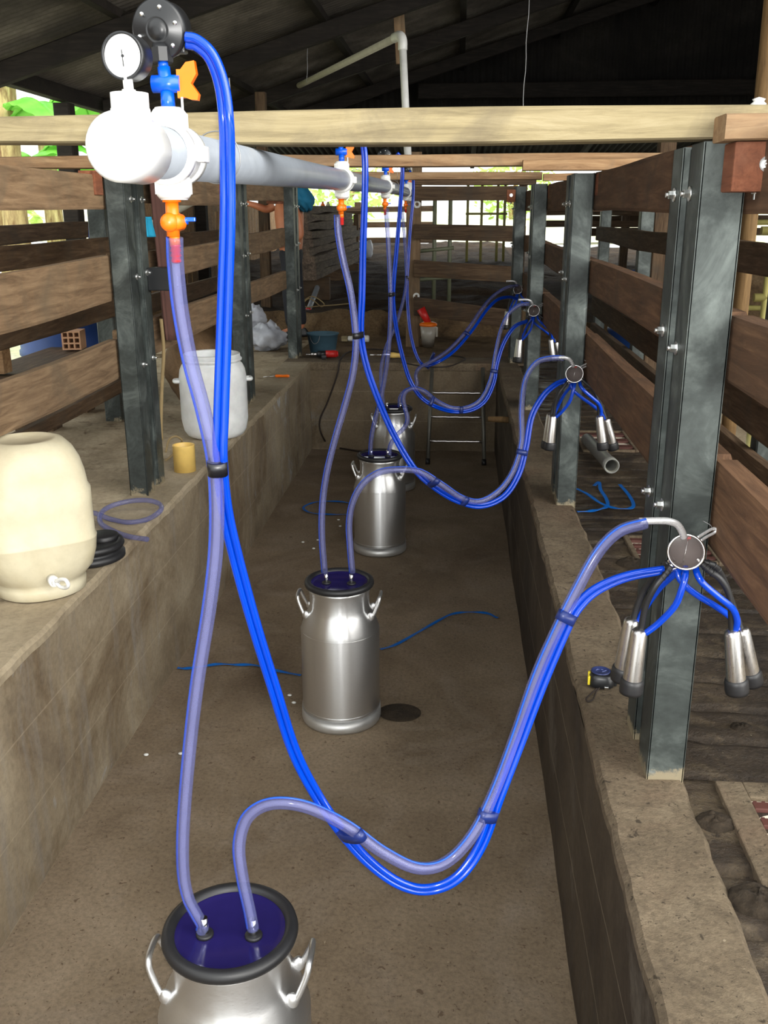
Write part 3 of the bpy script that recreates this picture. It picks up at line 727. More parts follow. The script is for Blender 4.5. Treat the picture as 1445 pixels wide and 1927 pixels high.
for y in SADDLES:
    zc = pz(y); mb = MB()
    for s in (-0.030, 0.030): mb.lathe([(0.035, s-0.012), (0.0425, s-0.010), (0.0425, s+0.010), (0.035, s+0.012)], loc((PX, y, zc)), (0, 1, 0), 32)
    mb.lathe([(0.035, -0.03), (0.039, -0.028), (0.039, 0.028), (0.035, 0.03)], loc((PX, y, zc)), (0, 1, 0), 32)
    for s in (1, -1):
        mb.cyl(loc((PX, y, zc+s*0.028)), loc((PX, y, zc+s*0.062)), 0.0195, n=24)
        mb.lathe([(0.0, 0), (0.023, 0), (0.0255, 0.002), (0.0248, 0.024), (0.021, 0.029), (0, 0.029)], loc((PX, y, zc+s*0.031)), (0, 0, s), 28)
        for k_ in range(28):
            a = 2*math.pi*k_/28
            mb.box(loc((PX+0.0253*math.cos(a), y+0.0253*math.sin(a), zc+s*0.044)), (0.002, 0.002, 0.020))
    mb.cyl(loc((PX+0.022, y-0.006, zc+0.075)), loc((PX+0.022, y-0.006, zc+0.035)), 0.0018, n=8)
    for sx in (-1, 1):
        mb.box(loc((PX+sx*0.046, y, zc)), (0.012, 0.03, 0.022), None, 0.002)
    mb.build('saddle_clamp', M['pvc_white'], vl, label='white saddle clamp with ribbed nuts above and below')
for y in (1.70, 4.03, 6.18):
    mb = MB(); mb.torus(loc((PX, y, pz(y)+0.006)), (0.1, 1, 0), 0.042, 0.0011, 36, 6)
    mb.tube([loc((PX+0.03, y, pz(y)+0.034)), loc((PX+0.028, y, pz(y)+0.13))], 0.0011, 6)
    mb.build('wire_hanger', M['wire'], vl, label='thin wire loop hanging the pipe from a beam')

# vacuum gauge on the end cap
g = thing('vacuum_gauge', 'round black-rimmed vacuum gauge with white dial standing on the white pipe cap', 'gauge', (PX, 1.262, z0+0.060))
gc = V(-0.003, 0.0, 0.048); ga = V(-0.13, -0.96, -0.02).normalized()
mb = MB(); mb.cyl((0, 0, -0.002), (0, 0, 0.010), 0.0085, n=6, smooth=False); mb.cyl((0, 0, 0.008), (-0.001, 0, 0.026), 0.0062, n=16); mb.build('stem', M['pvc_white'], g, label='white stem')
mb = MB(); mb.lathe([(0.0, -0.028), (0.024, -0.028), (0.027, -0.024), (0.0275, 0.0), (0.0275, 0.006), (0.0245, 0.006), (0.0245, 0.003)], gc, ga, 44); mb.build('case', M['black'], g)
mb = MB(); mb.lathe([(0.0, 0.0025), (0.0247, 0.0025)], gc, ga, 44); d_ = mb.build('dial', M['dial'], g, label='white dial')
mb = MB(); u_, w_ = frame(ga); fwd = gc+ga*0.0035
up_ = V(0, 0, 1)-ga*ga.z; up_.normalize(); rt_ = ga.cross(up_)
mb.tube([fwd+up_*0.007+rt_*0.001, fwd-up_*0.012], 0.0006, 6); mb.cyl(fwd-ga*0.0002, fwd+ga*0.001, 0.0018, n=12)
for k_ in range(0, 27):
    a = math.radians(-135+270*k_/26); dv = rt_*math.sin(a)+up_*math.cos(a)
    mb.tube([fwd-ga*0.0006+dv*(0.0205 if k_ % 5 else 0.019), fwd-ga*0.0006+dv*0.0222], 0.00022, 4, False)
mb.build('needle', M['black'], d_, label='black needle and scale ticks')

# pulsators on their blue cocks
def pulsator(label, y):
    zc = pz(y)+0.057
    t = thing('pulsator', label, 'pulsator', (PX, y, zc), 'pulsators along the vacuum line')
    mb = MB(); mb.cyl((0, 0, 0), (0, 0, 0.026), 0.0098, n=20); mb.cyl((0, 0, 0.024), (-0.003, 0, 0.058), 0.0088, n=20); mb.cyl((-0.003, 0, 0.054), (-0.0035, 0, 0.068), 0.0070, n=20)
    mb.cyl((-0.020, 0, 0.036), (0.020, 0, 0.036), 0.0118, n=24)
    cock = mb.build('blue_cock', M['blue'], t, label='blue shut-off cock')
    mb = MB(); pr = [(0.016, 0.018), (0.022, 0.018), (0.030, 0.027), (0.042, 0.029), (0.044, 0.012), (0.036, 0.0), (0.046, -0.014), (0.044, -0.022), (0.034, -0.021), (0.026, -0.018), (0.016, -0.019)]
    zz = 0.036; n_ = len(pr)
    vs = [V(a, -0.006, zz+b) for a, b in pr]+[V(a, 0.006, zz+b) for a, b in pr]
    mb.add(vs, [list(range(n_)), list(range(n_, 2*n_))[::-1]]+[(i, (i+1) % n_, n_+(i+1) % n_, n_+i) for i in range(n_)])
    mb.build('cock_handle', M['orange'], cock, label='orange butterfly handle')
    c = V(-0.005, 0.0, 0.105); ax = V(-0.16, -0.96, -0.16).normalized(); u, w = frame(ax)
    mb = MB(); mb.cyl((-0.004, 0, 0.064), (-0.005, 0.004, 0.086), 0.0135, n=24); mb.cyl((-0.004, 0, 0.064), (-0.0045, 0, 0.082), 0.0155, n=8, smooth=False); mb.build('neck', M['black'], t)
    mb = MB(); mb.lathe([(0.0, -0.034), (0.028, -0.034), (0.035, -0.028), (0.037, -0.006), (0.037, 0.006)], c, ax, 40)
    mb.cyl(c+V(0.018, 0.010, -0.008), c+V(0.046, 0.006, -0.010), 0.0088, n=20); mb.cyl(c+V(-0.016, 0.010, -0.012), c+V(-0.042, 0.016, -0.022), 0.0075, n=20)
    mb.box(c+V(0.02, 0.012, -0.018), (0.026, 0.02, 0.022), None, 0.003)
    body = mb.build('body', M['black'], t)
    mb = MB(); mb.lathe([(0.0385, -0.004), (0.0392, 0.004), (0.036, 0.0075), (0.0175, 0.0085), (0.0165, 0.0095), (0.0155, 0.0085), (0.0125, 0.009), (0.011, 0.0112), (0.004, 0.0125), (0.0, 0.0125)], c, ax, 48); mb.build('cover', M['black'], t)
    mb = MB()
    for a0, a1 in ((100, 150), (10, 62)):
        mb.tube([c+ax*0.0046+(u*math.cos(math.radians(a))+w*math.sin(math.radians(a)))*0.0388 for a in range(a0, a1, 4)], 0.0007, 6)
    for k_ in range(6):
        a = 2*math.pi*(k_+0.25)/6; p = c+ax*0.0072+(u*math.cos(a)+w*math.sin(a))*0.0285
        MB().lathe([(0.0, 0.003), (0.0026, 0.0026), (0.0032, 0.0)], p, ax, 12).build('screw', M['zinc'], t)
    return t
pulsator('nearest black pulsator, large at the top of the picture beside the gauge', SADDLES[0])
pulsator('second black pulsator, its top peeking over the yellowish near beam', SADDLES[1])
pulsator('third black pulsator, visible between the near beam and second beam', SADDLES[2])
pulsator('farthest black pulsator beside the white riser pipe', SADDLES[3])

# orange taps below the pipe
def tap(label, y):
    zc = pz(y)-0.060
    t = thing('milk_tap', label, 'tap', (PX-0.004, y, zc-0.075), 'orange taps under the vacuum line')
    mb = MB(); mb.cyl((0, 0, 0.078), (0, 0, 0.070), 0.0135, n=20); mb.cyl((0, 0, 0.074), (-0.001, 0, 0.022), 0.0095, n=20)
    mb.ball((-0.002, -0.012, 0.042), 0.0135); mb.ball((0.004, 0.006, 0.042), 0.0135); mb.cyl((-0.001, -0.012, 0.042), (0.012, 0.004, 0.042), 0.0115, n=20)
    mb.cyl((0, 0, 0.024), (0.001, 0, 0.010), 0.0078, n=20); mb.build('tap_body', M['orange'], t)
    mb = MB(); mb.lathe([(0.0065, 0.012), (0.0085, 0.008), (0.0065, 0.007), (0.0085, 0.001), (0.0062, 0.0), (0.0085, -0.006), (0.0060, -0.007), (0.0078, -0.013), (0.005, -0.016), (0.0, -0.016)], (0.001, 0, 0), (0, 0, 1), 20); mb.build('barb', M['red'], t, label='reddish ribbed hose barb')
    mb = MB(); mb.cyl((0.014, 0, 0.044), (0.022, 0, 0.044), 0.005, n=12); mb.box((0.027, 0, 0.046), (0.013, 0.006, 0.006), None, 0.001); mb.build('tap_lever', M['blue'], t, label='small blue lever')
    return t
tap('nearest orange tap under the first white saddle clamp', SADDLES[0])
tap('second orange tap under the saddle clamp beyond the near beam', SADDLES[1])
tap('third orange tap under the vacuum line, beyond the second beam', SADDLES[2])
tap('farthest orange tap mostly hidden behind the blue hoses', SADDLES[3])

# ================================================================== milk cans
def milk_can(label, x, y, hz=0.60, rot=0.0):
    t = thing('milk_can', label, 'milk can', (x, y, 0.004), 'milk cans along the pit')
    R_ = 0.160; k_ = hz/0.60
    mb = MB(); mb.lathe([(R_-0.002, 0.05), (R_+0.003, 0.056), (R_+0.004, 0.010), (R_+0.001, 0.0), (R_-0.010, 0.0), (R_-0.012, 0.02)], (0, 0, 0), (0, 0, 1), 72); mb.build('foot_ring', M['alu_matte'], t, label='dull foot ring')
    mb = MB(); mb.lathe([(0.0, 0.012), (R_-0.006, 0.012), (R_-0.001, 0.018), (R_-0.001, 0.060), (R_-0.001, 0.40*k_), (R_-0.006, 0.418*k_), (0.142, 0.455*k_), (0.128, 0.482*k_), (0.121, 0.50*k_), (0.119, 0.552*k_), (0.124, 0.572*k_), (0.128, 0.582*k_), (0.118, 0.584*k_), (0.114, 0.55*k_)], (0, 0, 0), (0, 0, 1), 72)
    mb.build('can_body', M['alu'], t)
    for rr, zz, th in ((R_-0.001, 0.066, 0.0025), (R_-0.003, 0.402*k_, 0.002)): MB().torus((0, 0, zz), (0, 0, 1), rr, th, 64, 6).build('weld_bead', M['alu'], t)
    for s in (-1, 1):
        def hp(a, b, c): return V(s*a, b, c*k_)
        pts = smooth_path([hp(0.122, -0.052, 0.470), hp(0.138, -0.050, 0.476), hp(0.158, -0.043, 0.522), hp(0.164, -0.034, 0.545), hp(0.166, 0, 0.549), hp(0.164, 0.034, 0.545), hp(0.158, 0.043, 0.522), hp(0.138, 0.050, 0.476), hp(0.122, 0.052, 0.470)], 6)
        h_ = MB().tube(pts, 0.0068, 12).build('handle', M['alu'], t)
        for b in (-0.050, 0.050): MB().ball(hp(0.130, b, 0.472), 0.015, (1, 0.7, 1.2), 12, 8).build('lug', M['alu'], h_)
    mb = MB(); mb.lathe([(0.100, 0.586*k_), (0.126, 0.583*k_), (0.1365, 0.588*k_), (0.139, 0.596*k_), (0.1365, 0.606*k_), (0.126, 0.611*k_), (0.116, 0.608*k_), (0.112, 0.600*k_)], (0, 0, 0), (0, 0, 1), 64); mb.build('lid_gasket', M['rubber'], t, label='black rubber lid ring')
    mb = MB(); mb.lathe([(0.118, 0.600*k_), (0.108, 0.597*k_), (0.098, 0.594*k_), (0.0, 0.594*k_)], (0, 0, 0), (0, 0, 1), 64); lid = mb.build('lid', M['lid_blue'], t, label='shiny dark blue lid')
    for s in (-1, 1):
        mb = MB(); mb.lathe([(0.0, 0.003), (0.016, 0.004), (0.018, 0.002), (0.018, -0.003), (0.0, -0.003)], (s*0.050, -0.012, 0.597*k_), (0, 0, 1), 24); mb.build('grommet', M['rubber'], lid)
        mb = MB(); mb.cyl((s*0.050, -0.012, 0.595*k_), (s*0.050, -0.012, 0.595*k_+0.042), 0.0075, n=18); mb.build('nipple', M['chrome'], lid, label='bright steel hose nipple')
    t.rotation_euler.z = rot
    return t
milk_can('nearest aluminium milk can at the bottom of the picture, its navy lid seen from above', -0.438, 1.575, 0.60, math.radians(2))
milk_can('second aluminium milk can, standing whole in the middle of the pit', -0.448, 3.515, 0.598)
milk_can('third aluminium milk can, behind the second with a blue hose crossing it', -0.452, 5.585, 0.600)
milk_can('farthest aluminium milk can, beside the ladder by the end wall', -0.458, 7.00, 0.610)

# ================================================================== milking clusters
def cluster(label, c, s=1.0):
    "c = centre of the bowl; drawn after the nearest one, local metres"
    t = thing('milking_cluster', label, 'milking cluster', c, 'milking clusters hung on the right posts')
    C0 = V(0.476, 1.875, 1.338)
    def q(px, py, y): return (at(px, py, Y=y)-C0)*s
    ax = V(-0.20, -0.93, 0.26).normalized(); u, w = frame(ax)
    mb = MB(); mb.lathe([(0.0, -0.034), (0.020, -0.034), (0.031, -0.026), (0.0355, -0.012), (0.0355, 0.008), (0.0335, 0.0085), (0.0325, -0.010), (0.028, -0.022), (0.0, -0.026)], (0, 0, 0), ax, 44); mb.build('bowl', M['smoky'], t)
    mb = MB(); mb.torus(ax*0.009, ax, 0.0352, 0.0026, 48, 10); mb.build('bowl_ring', M['chrome'], t, label='bright clamping ring')
    mb = MB(); mb.lathe([(0.0345, 0.0085), (0.024, 0.0088), (0.0, 0.0089)], (0, 0, 0), ax, 44); mb.build('window', M['glass'], t, label='clear front cover')
    upv = (V(0, 0, 1)-ax*ax.z).normalized(); rt = ax.cross(upv)
    mb = MB(); mb.tube([upv*0.026+ax*0.004-rt*0.002, -upv*0.022+ax*0.004+rt*0.004], 0.0014, 8); mb.build('inner_tube', M['chrome'], t)
    mb = MB(); mb.box(upv*0.029+ax*0.004, (0.014, 0.004, 0.005), None, 0.001); mb.build('red_valve', M['red'], t, label='small red valve')
    pts = smooth_path([q(1287, 1012, 1.872), q(1283, 1000, 1.868), q(1274, 987, 1.865), q(1258, 981, 1.862), q(1238, 980, 1.860), q(1203, 981, 1.858)], 6)
    mb = MB(); mb.tube(pts, 0.0074, 14); mb.build('outlet_tube', M['tube_steel'], t, label='bent bright steel outlet tube')
    mb = MB(); mb.tube(smooth_path([q(1312, 1012, 1.88), q(1326, 1003, 1.89), q(1341, 995, 1.90), q(1349, 997, 1.90), q(1343, 1003, 1.90), q(1330, 1010, 1.89), q(1318, 1018, 1.88)], 6), 0.0032, 10); mb.build('hook', M['tube_steel'], t, label='bright wire hanging hook')
    mb = MB(); mb.tube(smooth_path([q(1341, 996, 1.90), q(1336, 988, 1.91), q(1322, 980, 1.92)], 6), 0.0011, 6); mb.build('hanging_wire', M['wire'], t)
    cups = [((1203, 1186, 1.872), (1190, 1279, 1.872)), ((1189, 1166, 1.945), (1173, 1256, 1.955)), ((1378, 1188, 1.885), (1385, 1279, 1.885)), ((1395, 1184, 1.955), (1411, 1264, 1.965))]
    for a, b in cups:
        p0, p1 = q(*a), q(*b); d = (p1-p0).normalized(); L = (p1-p0).length
        mb = MB(); mb.lathe([(0.0, -0.004), (0.010, -0.004), (0.0155, 0.001), (0.0175, 0.008), (0.0205, L)], p0, d, 30); cup = mb.build('teat_cup', M['steel'], t)
        mb = MB(); mb.lathe([(0.0200, L-0.003), (0.0235, L-0.001), (0.0250, L+0.006), (0.0252, L+0.024), (0.0240, L+0.031), (0.011, L+0.031), (0.010, L+0.020)], p0, d, 30); mb.build('liner_mouth', M['rubber'], cup, label='black rubber liner mouth')
    tubes = [[(1262, 1066, 1.875), (1250, 1082, 1.868), (1232, 1105, 1.862), (1215, 1140, 1.868), (1206, 1186, 1.873)],
             [(1258, 1058, 1.898), (1238, 1074, 1.915), (1215, 1105, 1.938), (1199, 1140, 1.945), (1192, 1166, 1.945)],
             [(1320, 1060, 1.875), (1335, 1074, 1.872), (1357, 1092, 1.872), (1373, 1125, 1.878), (1377, 1190, 1.886)],
             [(1316, 1055, 1.895), (1345, 1066, 1.910), (1362, 1092, 1.94), (1376, 1130, 1.955), (1394, 1184, 1.955)]]
    for L_ in tubes:
        pts = smooth_path([q(*p) for p in L_], 8)
        mb = MB(); mb.tube(pts, 0.0068, 12)
        for i in (4, 7, 10): mb.torus(pts[i], pts[i+1]-pts[i], 0.0070, 0.0014, 14, 6)
        mb.build('short_milk_tube', M['rubber'], t, label='short black rubber milk tube')
        mb = MB(); e = (pts[1]-pts[0]).normalized(); mb.cyl(pts[0]-e*0.014, pts[0]+e*0.006, 0.0050, n=14); mb.build('claw_nipple', M['chrome'], t)
    pulse = [[(1290, 1068, 1.88), (1289, 1085, 1.858), (1283, 1108, 1.850), (1270, 1140, 1.852), (1240, 1172, 1.862), (1214, 1192, 1.868)],
             [(1277, 1068, 1.895), (1266, 1083, 1.900), (1242, 1105, 1.918), (1218, 1138, 1.94), (1199, 1172, 1.945)],
             [(1308, 1066, 1.88), (1313, 1083, 1.862), (1325, 1100, 1.855), (1352, 1123, 1.858), (1378, 1145, 1.866), (1387, 1168, 1.876), (1383, 1188, 1.884)],
             [(1280, 1068, 1.885), (1276, 1082, 1.875), (1289, 1102, 1.870), (1315, 1122, 1.885), (1345, 1140, 1.91), (1375, 1162, 1.935), (1388, 1184, 1.95)]]
    for L_ in pulse:
        mb = MB(); mb.tube(smooth_path([q(*p) for p in L_], 8), 0.0070, 12); mb.build('pulse_tube', M['blue_hose'], t, label='short blue pulse tube')
    mb = MB(); mb.cyl(q(1246, 1073, 1.875), q(1284, 1066, 1.885), 0.0065, n=16); mb.build('pulse_inlet', M['chrome'], t, label='bright pulse inlet pipe')
    return t
c1 = cluster('nearest milking cluster with four steel teat cups, hung on the first right post', (0.476, 1.875, 1.338))
for lab, c, sc in (('second milking cluster, hung on the second right post beside the grey offcut pipe', (0.490, 3.985, 1.362), 1.0), ('third milking cluster with bright round bowl, hung on the third right post', (0.481, 6.15, 1.412), 1.0), ('farthest milking cluster, small and dark on the farthest right post', (0.50, 8.17, 1.392), 1.0)):
    c_ = copy_tree(c1); c_.location = c; c_['label'] = lab

# ================================================================== hoses
def hosepath(pix, y0, y1, n=8, ys=None):
    L = [0.0]
    for a, b in zip(pix, pix[1:]): L.append(L[-1]+math.hypot(b[0]-a[0], b[1]-a[1]))
    pts = []
    for i, p in enumerate(pix):
        s = L[i]/L[-1]
        y = p[2] if len(p) > 2 else (y0+(y1-y0)*s)
        pts.append(at(p[0], p[1], Y=y))
    return smooth_path(pts, n)
def near(pts, px, py):
    def d(p):
        e = p-CAMP; z = e.dot(_F); return math.hypot(IW/2+FPX*e.dot(_R)/z-px, IH/2-FPX*e.dot(_U)/z-py)
    return min(range(1, len(pts)-1), key=lambda i: d(pts[i]))
def milkhose(label, pts, r=0.0122):
    mb = MB(); mb.tube(pts, r, 18)
    o = mb.build('milk_hose', M['clear_hose'])
    mb = MB(); o0 = o.location
    MB().tube([p-o0 for p in pts[1:-1]], r*0.5, 12).build('bore', M['bright_bore'], o)
    t = [(pts[min(i+1, len(pts)-1)]-pts[max(i-1, 0)]).normalized() for i in range(len(pts))]
    side = V(1, 0, 0)
    off = []
    for p, tt in zip(pts, t):
        side = (side-tt*side.dot(tt)).normalized(); off.append(p+tt.cross(side)*0.0+side*(-r*0.93)-o0)
    mb.tube(off, 0.0021, 8); mb.build('stripe', M['blue'], o, label='thin blue stripe along the clear hose')
    return tag(o, label, 'hose', 'clear milk hoses')
def pulsehose(label, pts, r=0.0066, tapes=()):
    sides = []; side = V(1, 0, 0)
    for i in range(len(pts)):
        tt = (pts[min(i+1, len(pts)-1)]-pts[max(i-1, 0)]).normalized()
        s = tt.cross(V(0, 1, 0)); s = s.normalized() if s.length > 0.15 else side
        if s.dot(side) < 0 and i > 0: s = -s
        side = s; sides.append(s)
    n_p = len(pts)
    for i in range(n_p):
        f_ = i/(n_p-1); tw = 52*max(0, 1-f_/0.32)+38*max(0, (f_-0.90)/0.10)
        tt = (pts[min(i+1, n_p-1)]-pts[max(i-1, 0)]).normalized()
        sides[i] = Matrix.Rotation(math.radians(tw), 3, tt) @ sides[i]
    mb = MB()
    for k_ in (-1, 1): mb.tube([p+s*(k_*r*0.93) for p, s in zip(pts, sides)], r, 14)
    o = mb.build('pulse_hose', M['blue_hose'])
    for (px, py, other, ln, m) in tapes:
        i = near(pts, px, py); j = min(range(len(other)), key=lambda q_: (other[q_]-pts[i]).length)
        tt = (pts[i+1]-pts[i-1]).normalized(); a = pts[i]; b = other[j]; c = (a*0.45+b*0.55); wv = (b-a); wv = wv-tt*wv.dot(tt)
        dlen = wv.length; wv = wv.normalized() if dlen > 1e-4 else sides[i]; hv = tt.cross(wv)
        hw = dlen/2+0.0125; hh = 0.0145; ring = []
        n_ = 24
        for sgn in (-0.5, 0.5):
            for q_ in range(n_):
                an = 2*math.pi*q_/n_; ca, sa = math.cos(an), math.sin(an)
                ring.append(c+tt*(ln*sgn)+wv*(hw*math.copysign(abs(ca)**0.7, ca))+hv*(hh*math.copysign(abs(sa)**0.8, sa))-o.location)
        mb = MB(); mb.add(ring, [(q_, (q_+1) % n_, n_+(q_+1) % n_, n_+q_) for q_ in range(n_)], True)
        mb.add(ring[:n_], [list(range(n_))]); mb.add(ring[n_:], [list(range(n_))[::-1]])
        mb.build('tape_band', m, o, label='black tape band' if m is M['black_tape'] else 'dark blue band')
    return tag(o, label, 'hose', 'blue twin pulse hoses')
bt, db = M['black_tape'], M['blue_tape']
# unit 1 (nearest)
A1 = hosepath([(329, 447, 1.43), (331, 500), (340, 585), (358, 680), (382, 770), (402, 862), (408, 940), (406, 1040), (393, 1150), (371, 1290), (355, 1430), (345, 1560), (345, 1640), (354, 1690), (370, 1722, 1.562), (381, 1742, 1.563), (380, 1753, 1.563)], 1.43, 1.563)
B1 = hosepath([(476, 1748, 1.563), (470, 1715, 1.562), (457, 1655, 1.56), (450, 1595, 1.56), (462, 1545, 1.56), (492, 1518, 1.56), (535, 1511, 1.56), (590, 1523, 1.565), (655, 1556, 1.57), (720, 1603, 1.58), (785, 1633, 1.60), (840, 1622, 1.63), (890, 1570, 1.66), (930, 1490, 1.70), (968, 1390, 1.74), (1010, 1270, 1.77), (1050, 1180, 1.79), (1085, 1110, 1.81), (1125, 1040, 1.83), (1165, 1000, 1.845), (1215, 984, 1.858)], 1, 1)
P1 = hosepath([(350, 76, 1.425), (372, 82, 1.425), (398, 108, 1.425), (417, 160, 1.425), (426, 230, 1.425), (428, 320), (428, 420), (424, 540), (420, 660), (416, 780), (414, 865), (424, 960, 1.50), (447, 1060, 1.52), (480, 1180, 1.545), (514, 1290, 1.565), (552, 1410, 1.588), (592, 1490, 1.605), (636, 1556, 1.605), (690, 1618, 1.61), (750, 1662, 1.615), (805, 1674, 1.625), (860, 1652, 1.64), (905, 1590, 1.675), (938, 1500, 1.70), (980, 1390, 1.74), (1022, 1280, 1.77), (1066, 1178, 1.795), (1090, 1138, 1.81), (1125, 1108, 1.825), (1180, 1085, 1.845), (1246, 1073, 1.87)], 1.425, 1.575)
milkhose('nearest clear milk hose hanging from the first orange tap to the nearest can', A1)
milkhose('nearest clear milk hose looping from the nearest can lid to the first cluster', B1)
pulsehose('nearest blue twin hose sweeping from the big pulsator down to the first cluster', P1, 0.0066, [(413, 872, A1, 0.024, bt), (655, 1570, B1, 0.022, db), (921, 1530, B1, 0.022, db), (1072, 1160, B1, 0.022, db)])
# unit 2
A2 = hosepath([(635, 404, 3.52), (637, 440), (646, 490), (659, 545), (667, 600), (670, 650), (664, 705), (650, 760), (631, 825), (615, 890), (607, 950), (606, 1010), (611, 1078, 3.50)], 3.52, 3.50)
B2 = hosepath([(663, 1078, 3.50), (659, 1030), (657, 985), (664, 945), (682, 912), (712, 890), (750, 884), (790, 888), (830, 912), (870, 938, 3.62), (905, 943, 3.68), (942, 920, 3.74), (968, 880, 3.80), (981, 830, 3.84), (981, 770, 3.88), (988, 715, 3.91), (1008, 683, 3.94), (1035, 674, 3.96), (1060, 674, 3.985)], 3.50, 3.60)
P2 = hosepath([(659, 228, 3.515), (672, 240), (682, 265), (687, 310), (686, 380), (683, 470), (681, 560), (679, 630), (690, 690), (713, 755), (742, 820), (778, 880), (815, 915), (860, 942, 3.62), (905, 952, 3.68), (948, 934, 3.74), (976, 892, 3.80), (990, 840, 3.84), (1000, 785, 3.88), (1022, 745, 3.92), (1045, 724, 3.96), (1064, 716, 3.99)], 3.515, 3.60)
milkhose('second clear milk hose hanging from the second orange tap to the second can', A2)
milkhose('second clear milk hose arching from the second can to the second cluster', B2)
pulsehose('second blue twin hose dropping behind the near beam and looping to the second cluster', P2, 0.0066, [(678, 634, A2, 0.022, bt), (812, 908, B2, 0.022, db), (875, 944, B2, 0.022, db), (980, 850, B2, 0.022, db)])
# unit 3
A3 = hosepath([(727, 392, 5.60), (730, 440), (733, 500), (735, 560), (734, 620), (729, 680), (718, 745), (706, 790), (699, 825), (697, 856, 5.573)], 5.60, 5.573)
B3 = hosepath([(733, 856, 5.573), (735, 838), (746, 820), (760, 806), (767, 790), (763, 770), (759, 752), (764, 737), (780, 731), (800, 738), (820, 754, 5.72), (850, 768, 5.78), (882, 766, 5.84), (907, 748, 5.90), (924, 710, 5.95), (932, 665, 6.0), (942, 622, 6.03), (956, 592, 6.06), (976, 575, 6.10), (995, 572, 6.13)], 5.573, 5.68)
P3 = hosepath([(747, 288, 5.595), (755, 300), (757, 330), (752, 400), (746, 470), (740, 540), (740, 575), (746, 620), (757, 670), (771, 715), (790, 745), (815, 763), (850, 774, 5.78), (885, 772, 5.84), (912, 755, 5.90), (929, 720, 5.95), (935, 685, 5.99), (948, 645, 6.03), (968, 615, 6.08), (992, 604, 6.13)], 5.595, 5.70)
milkhose('third clear milk hose hanging from the third orange tap to the third can', A3)
milkhose('third clear milk hose winding from the third can and looping to the third cluster', B3)
pulsehose('third blue twin hose looping in front of the ladder to the third cluster', P3, 0.0066, [(737, 555, A3, 0.022, bt), (812, 760, B3, 0.022, db), (868, 772, B3, 0.022, db), (930, 700, B3, 0.022, db)])
# unit 4
A4 = hosepath([(757, 395, 7.75), (760, 430), (764, 480), (765, 530), (758, 570), (744, 615), (728, 650), (718, 690), (718, 730), (723, 766, 6.99)], 7.75, 6.99)
B4 = hosepath([(752, 766, 6.99), (753, 748), (763, 735), (778, 731), (785, 722), (783, 706), (790, 692), (812, 680, 7.3), (846, 657, 7.5), (880, 620, 7.7), (908, 580, 7.85), (930, 556, 7.95), (955, 541, 8.05), (975, 537, 8.14)], 6.99, 7.2)
P4 = hosepath([(770, 322, 7.745), (777, 335), (777, 375), (772, 430), (768, 490), (766, 530), (767, 575), (772, 625), (782, 665), (797, 687), (822, 682, 7.4), (855, 660, 7.55), (888, 622, 7.7), (915, 584, 7.85), (936, 564, 7.95), (958, 559, 8.05), (974, 563, 8.14)], 7.745, 7.3)
milkhose('farthest clear milk hose coming down to the farthest can', A4)
milkhose('farthest clear milk hose rising from the farthest can to the farthest cluster', B4)
pulsehose('farthest blue twin hose hanging before the timber post and rising to the farthest cluster', P4, 0.0066, [(766, 529, A4, 0.022, bt), (795, 686, B4, 0.02, db), (880, 628, B4, 0.02, db)])
# ================================================================== things on the left kerb
def superel(r, a, sq): # rounded-square outline
    c, s = math.cos(a), math.sin(a)
    return r*math.copysign(abs(c)**sq, c), r*math.copysign(abs(s)**sq, s)
t = thing('plastic_drum', 'big cream plastic drum with chamfered shoulders standing on the left kerb', 'drum', (-1.412, 2.965, ZL+0.002)); 
prof = [(0.0, 0.010, .9), (0.128, 0.010, .95), (0.140, 0.0, .95), (0.147, 0.004, .95), (0.149, 0.034, .95), (0.143, 0.044, .92), (0.150, 0.058, .85), (0.168, 0.095, .62), (0.178, 0.150, .50), (0.181, 0.195, .46), (0.182, 0.20, .45), (0.177, 0.206, .45), (0.177, 0.30, .45), (0.177, 0.365, .45), (0.170, 0.377, .46), (0.166, 0.42, .50), (0.157, 0.462, .58), (0.142, 0.495, .68), (0.122, 0.516, .82), (0.100, 0.524, .9), (0.090, 0.526, .95), (0.087, 0.522, 1), (0.0, 0.520, 1)]
mb = MB(); N_ = 64; vs = []
for r, h, sq in prof:
    for k_ in range(N_):
        x, y = superel(r, 2*math.pi*k_/N_, sq); vs.append(V(x, y, h))
mb.add(vs, [(i*N_+k_, i*N_+(k_+1) % N_, (i+1)*N_+(k_+1) % N_, (i+1)*N_+k_) for i in range(len(prof)-1) for k_ in range(N_)], True)
mb.build('drum_body', M['cream'], t); t.children[0].rotation_euler.z = 0.62
mb = MB(); mb.cyl((0.10, -0.135, 0.085), (0.125, -0.17, 0.088), 0.017, n=16); mb.cyl((0.118, -0.16, 0.087), (0.135, -0.182, 0.089), 0.011, n=14)
mb.tube(smooth_path([V(0.134, -0.18, 0.09), V(0.150, -0.185, 0.078), V(0.172, -0.195, 0.080), V(0.185, -0.205, 0.094), V(0.176, -0.20, 0.108), V(0.155, -0.19, 0.106), V(0.134, -0.18, 0.094)], 5), 0.0065, 10)
mb.build('drain_tap', M['pvc_white'], t, label='white drain tap with loop handle')

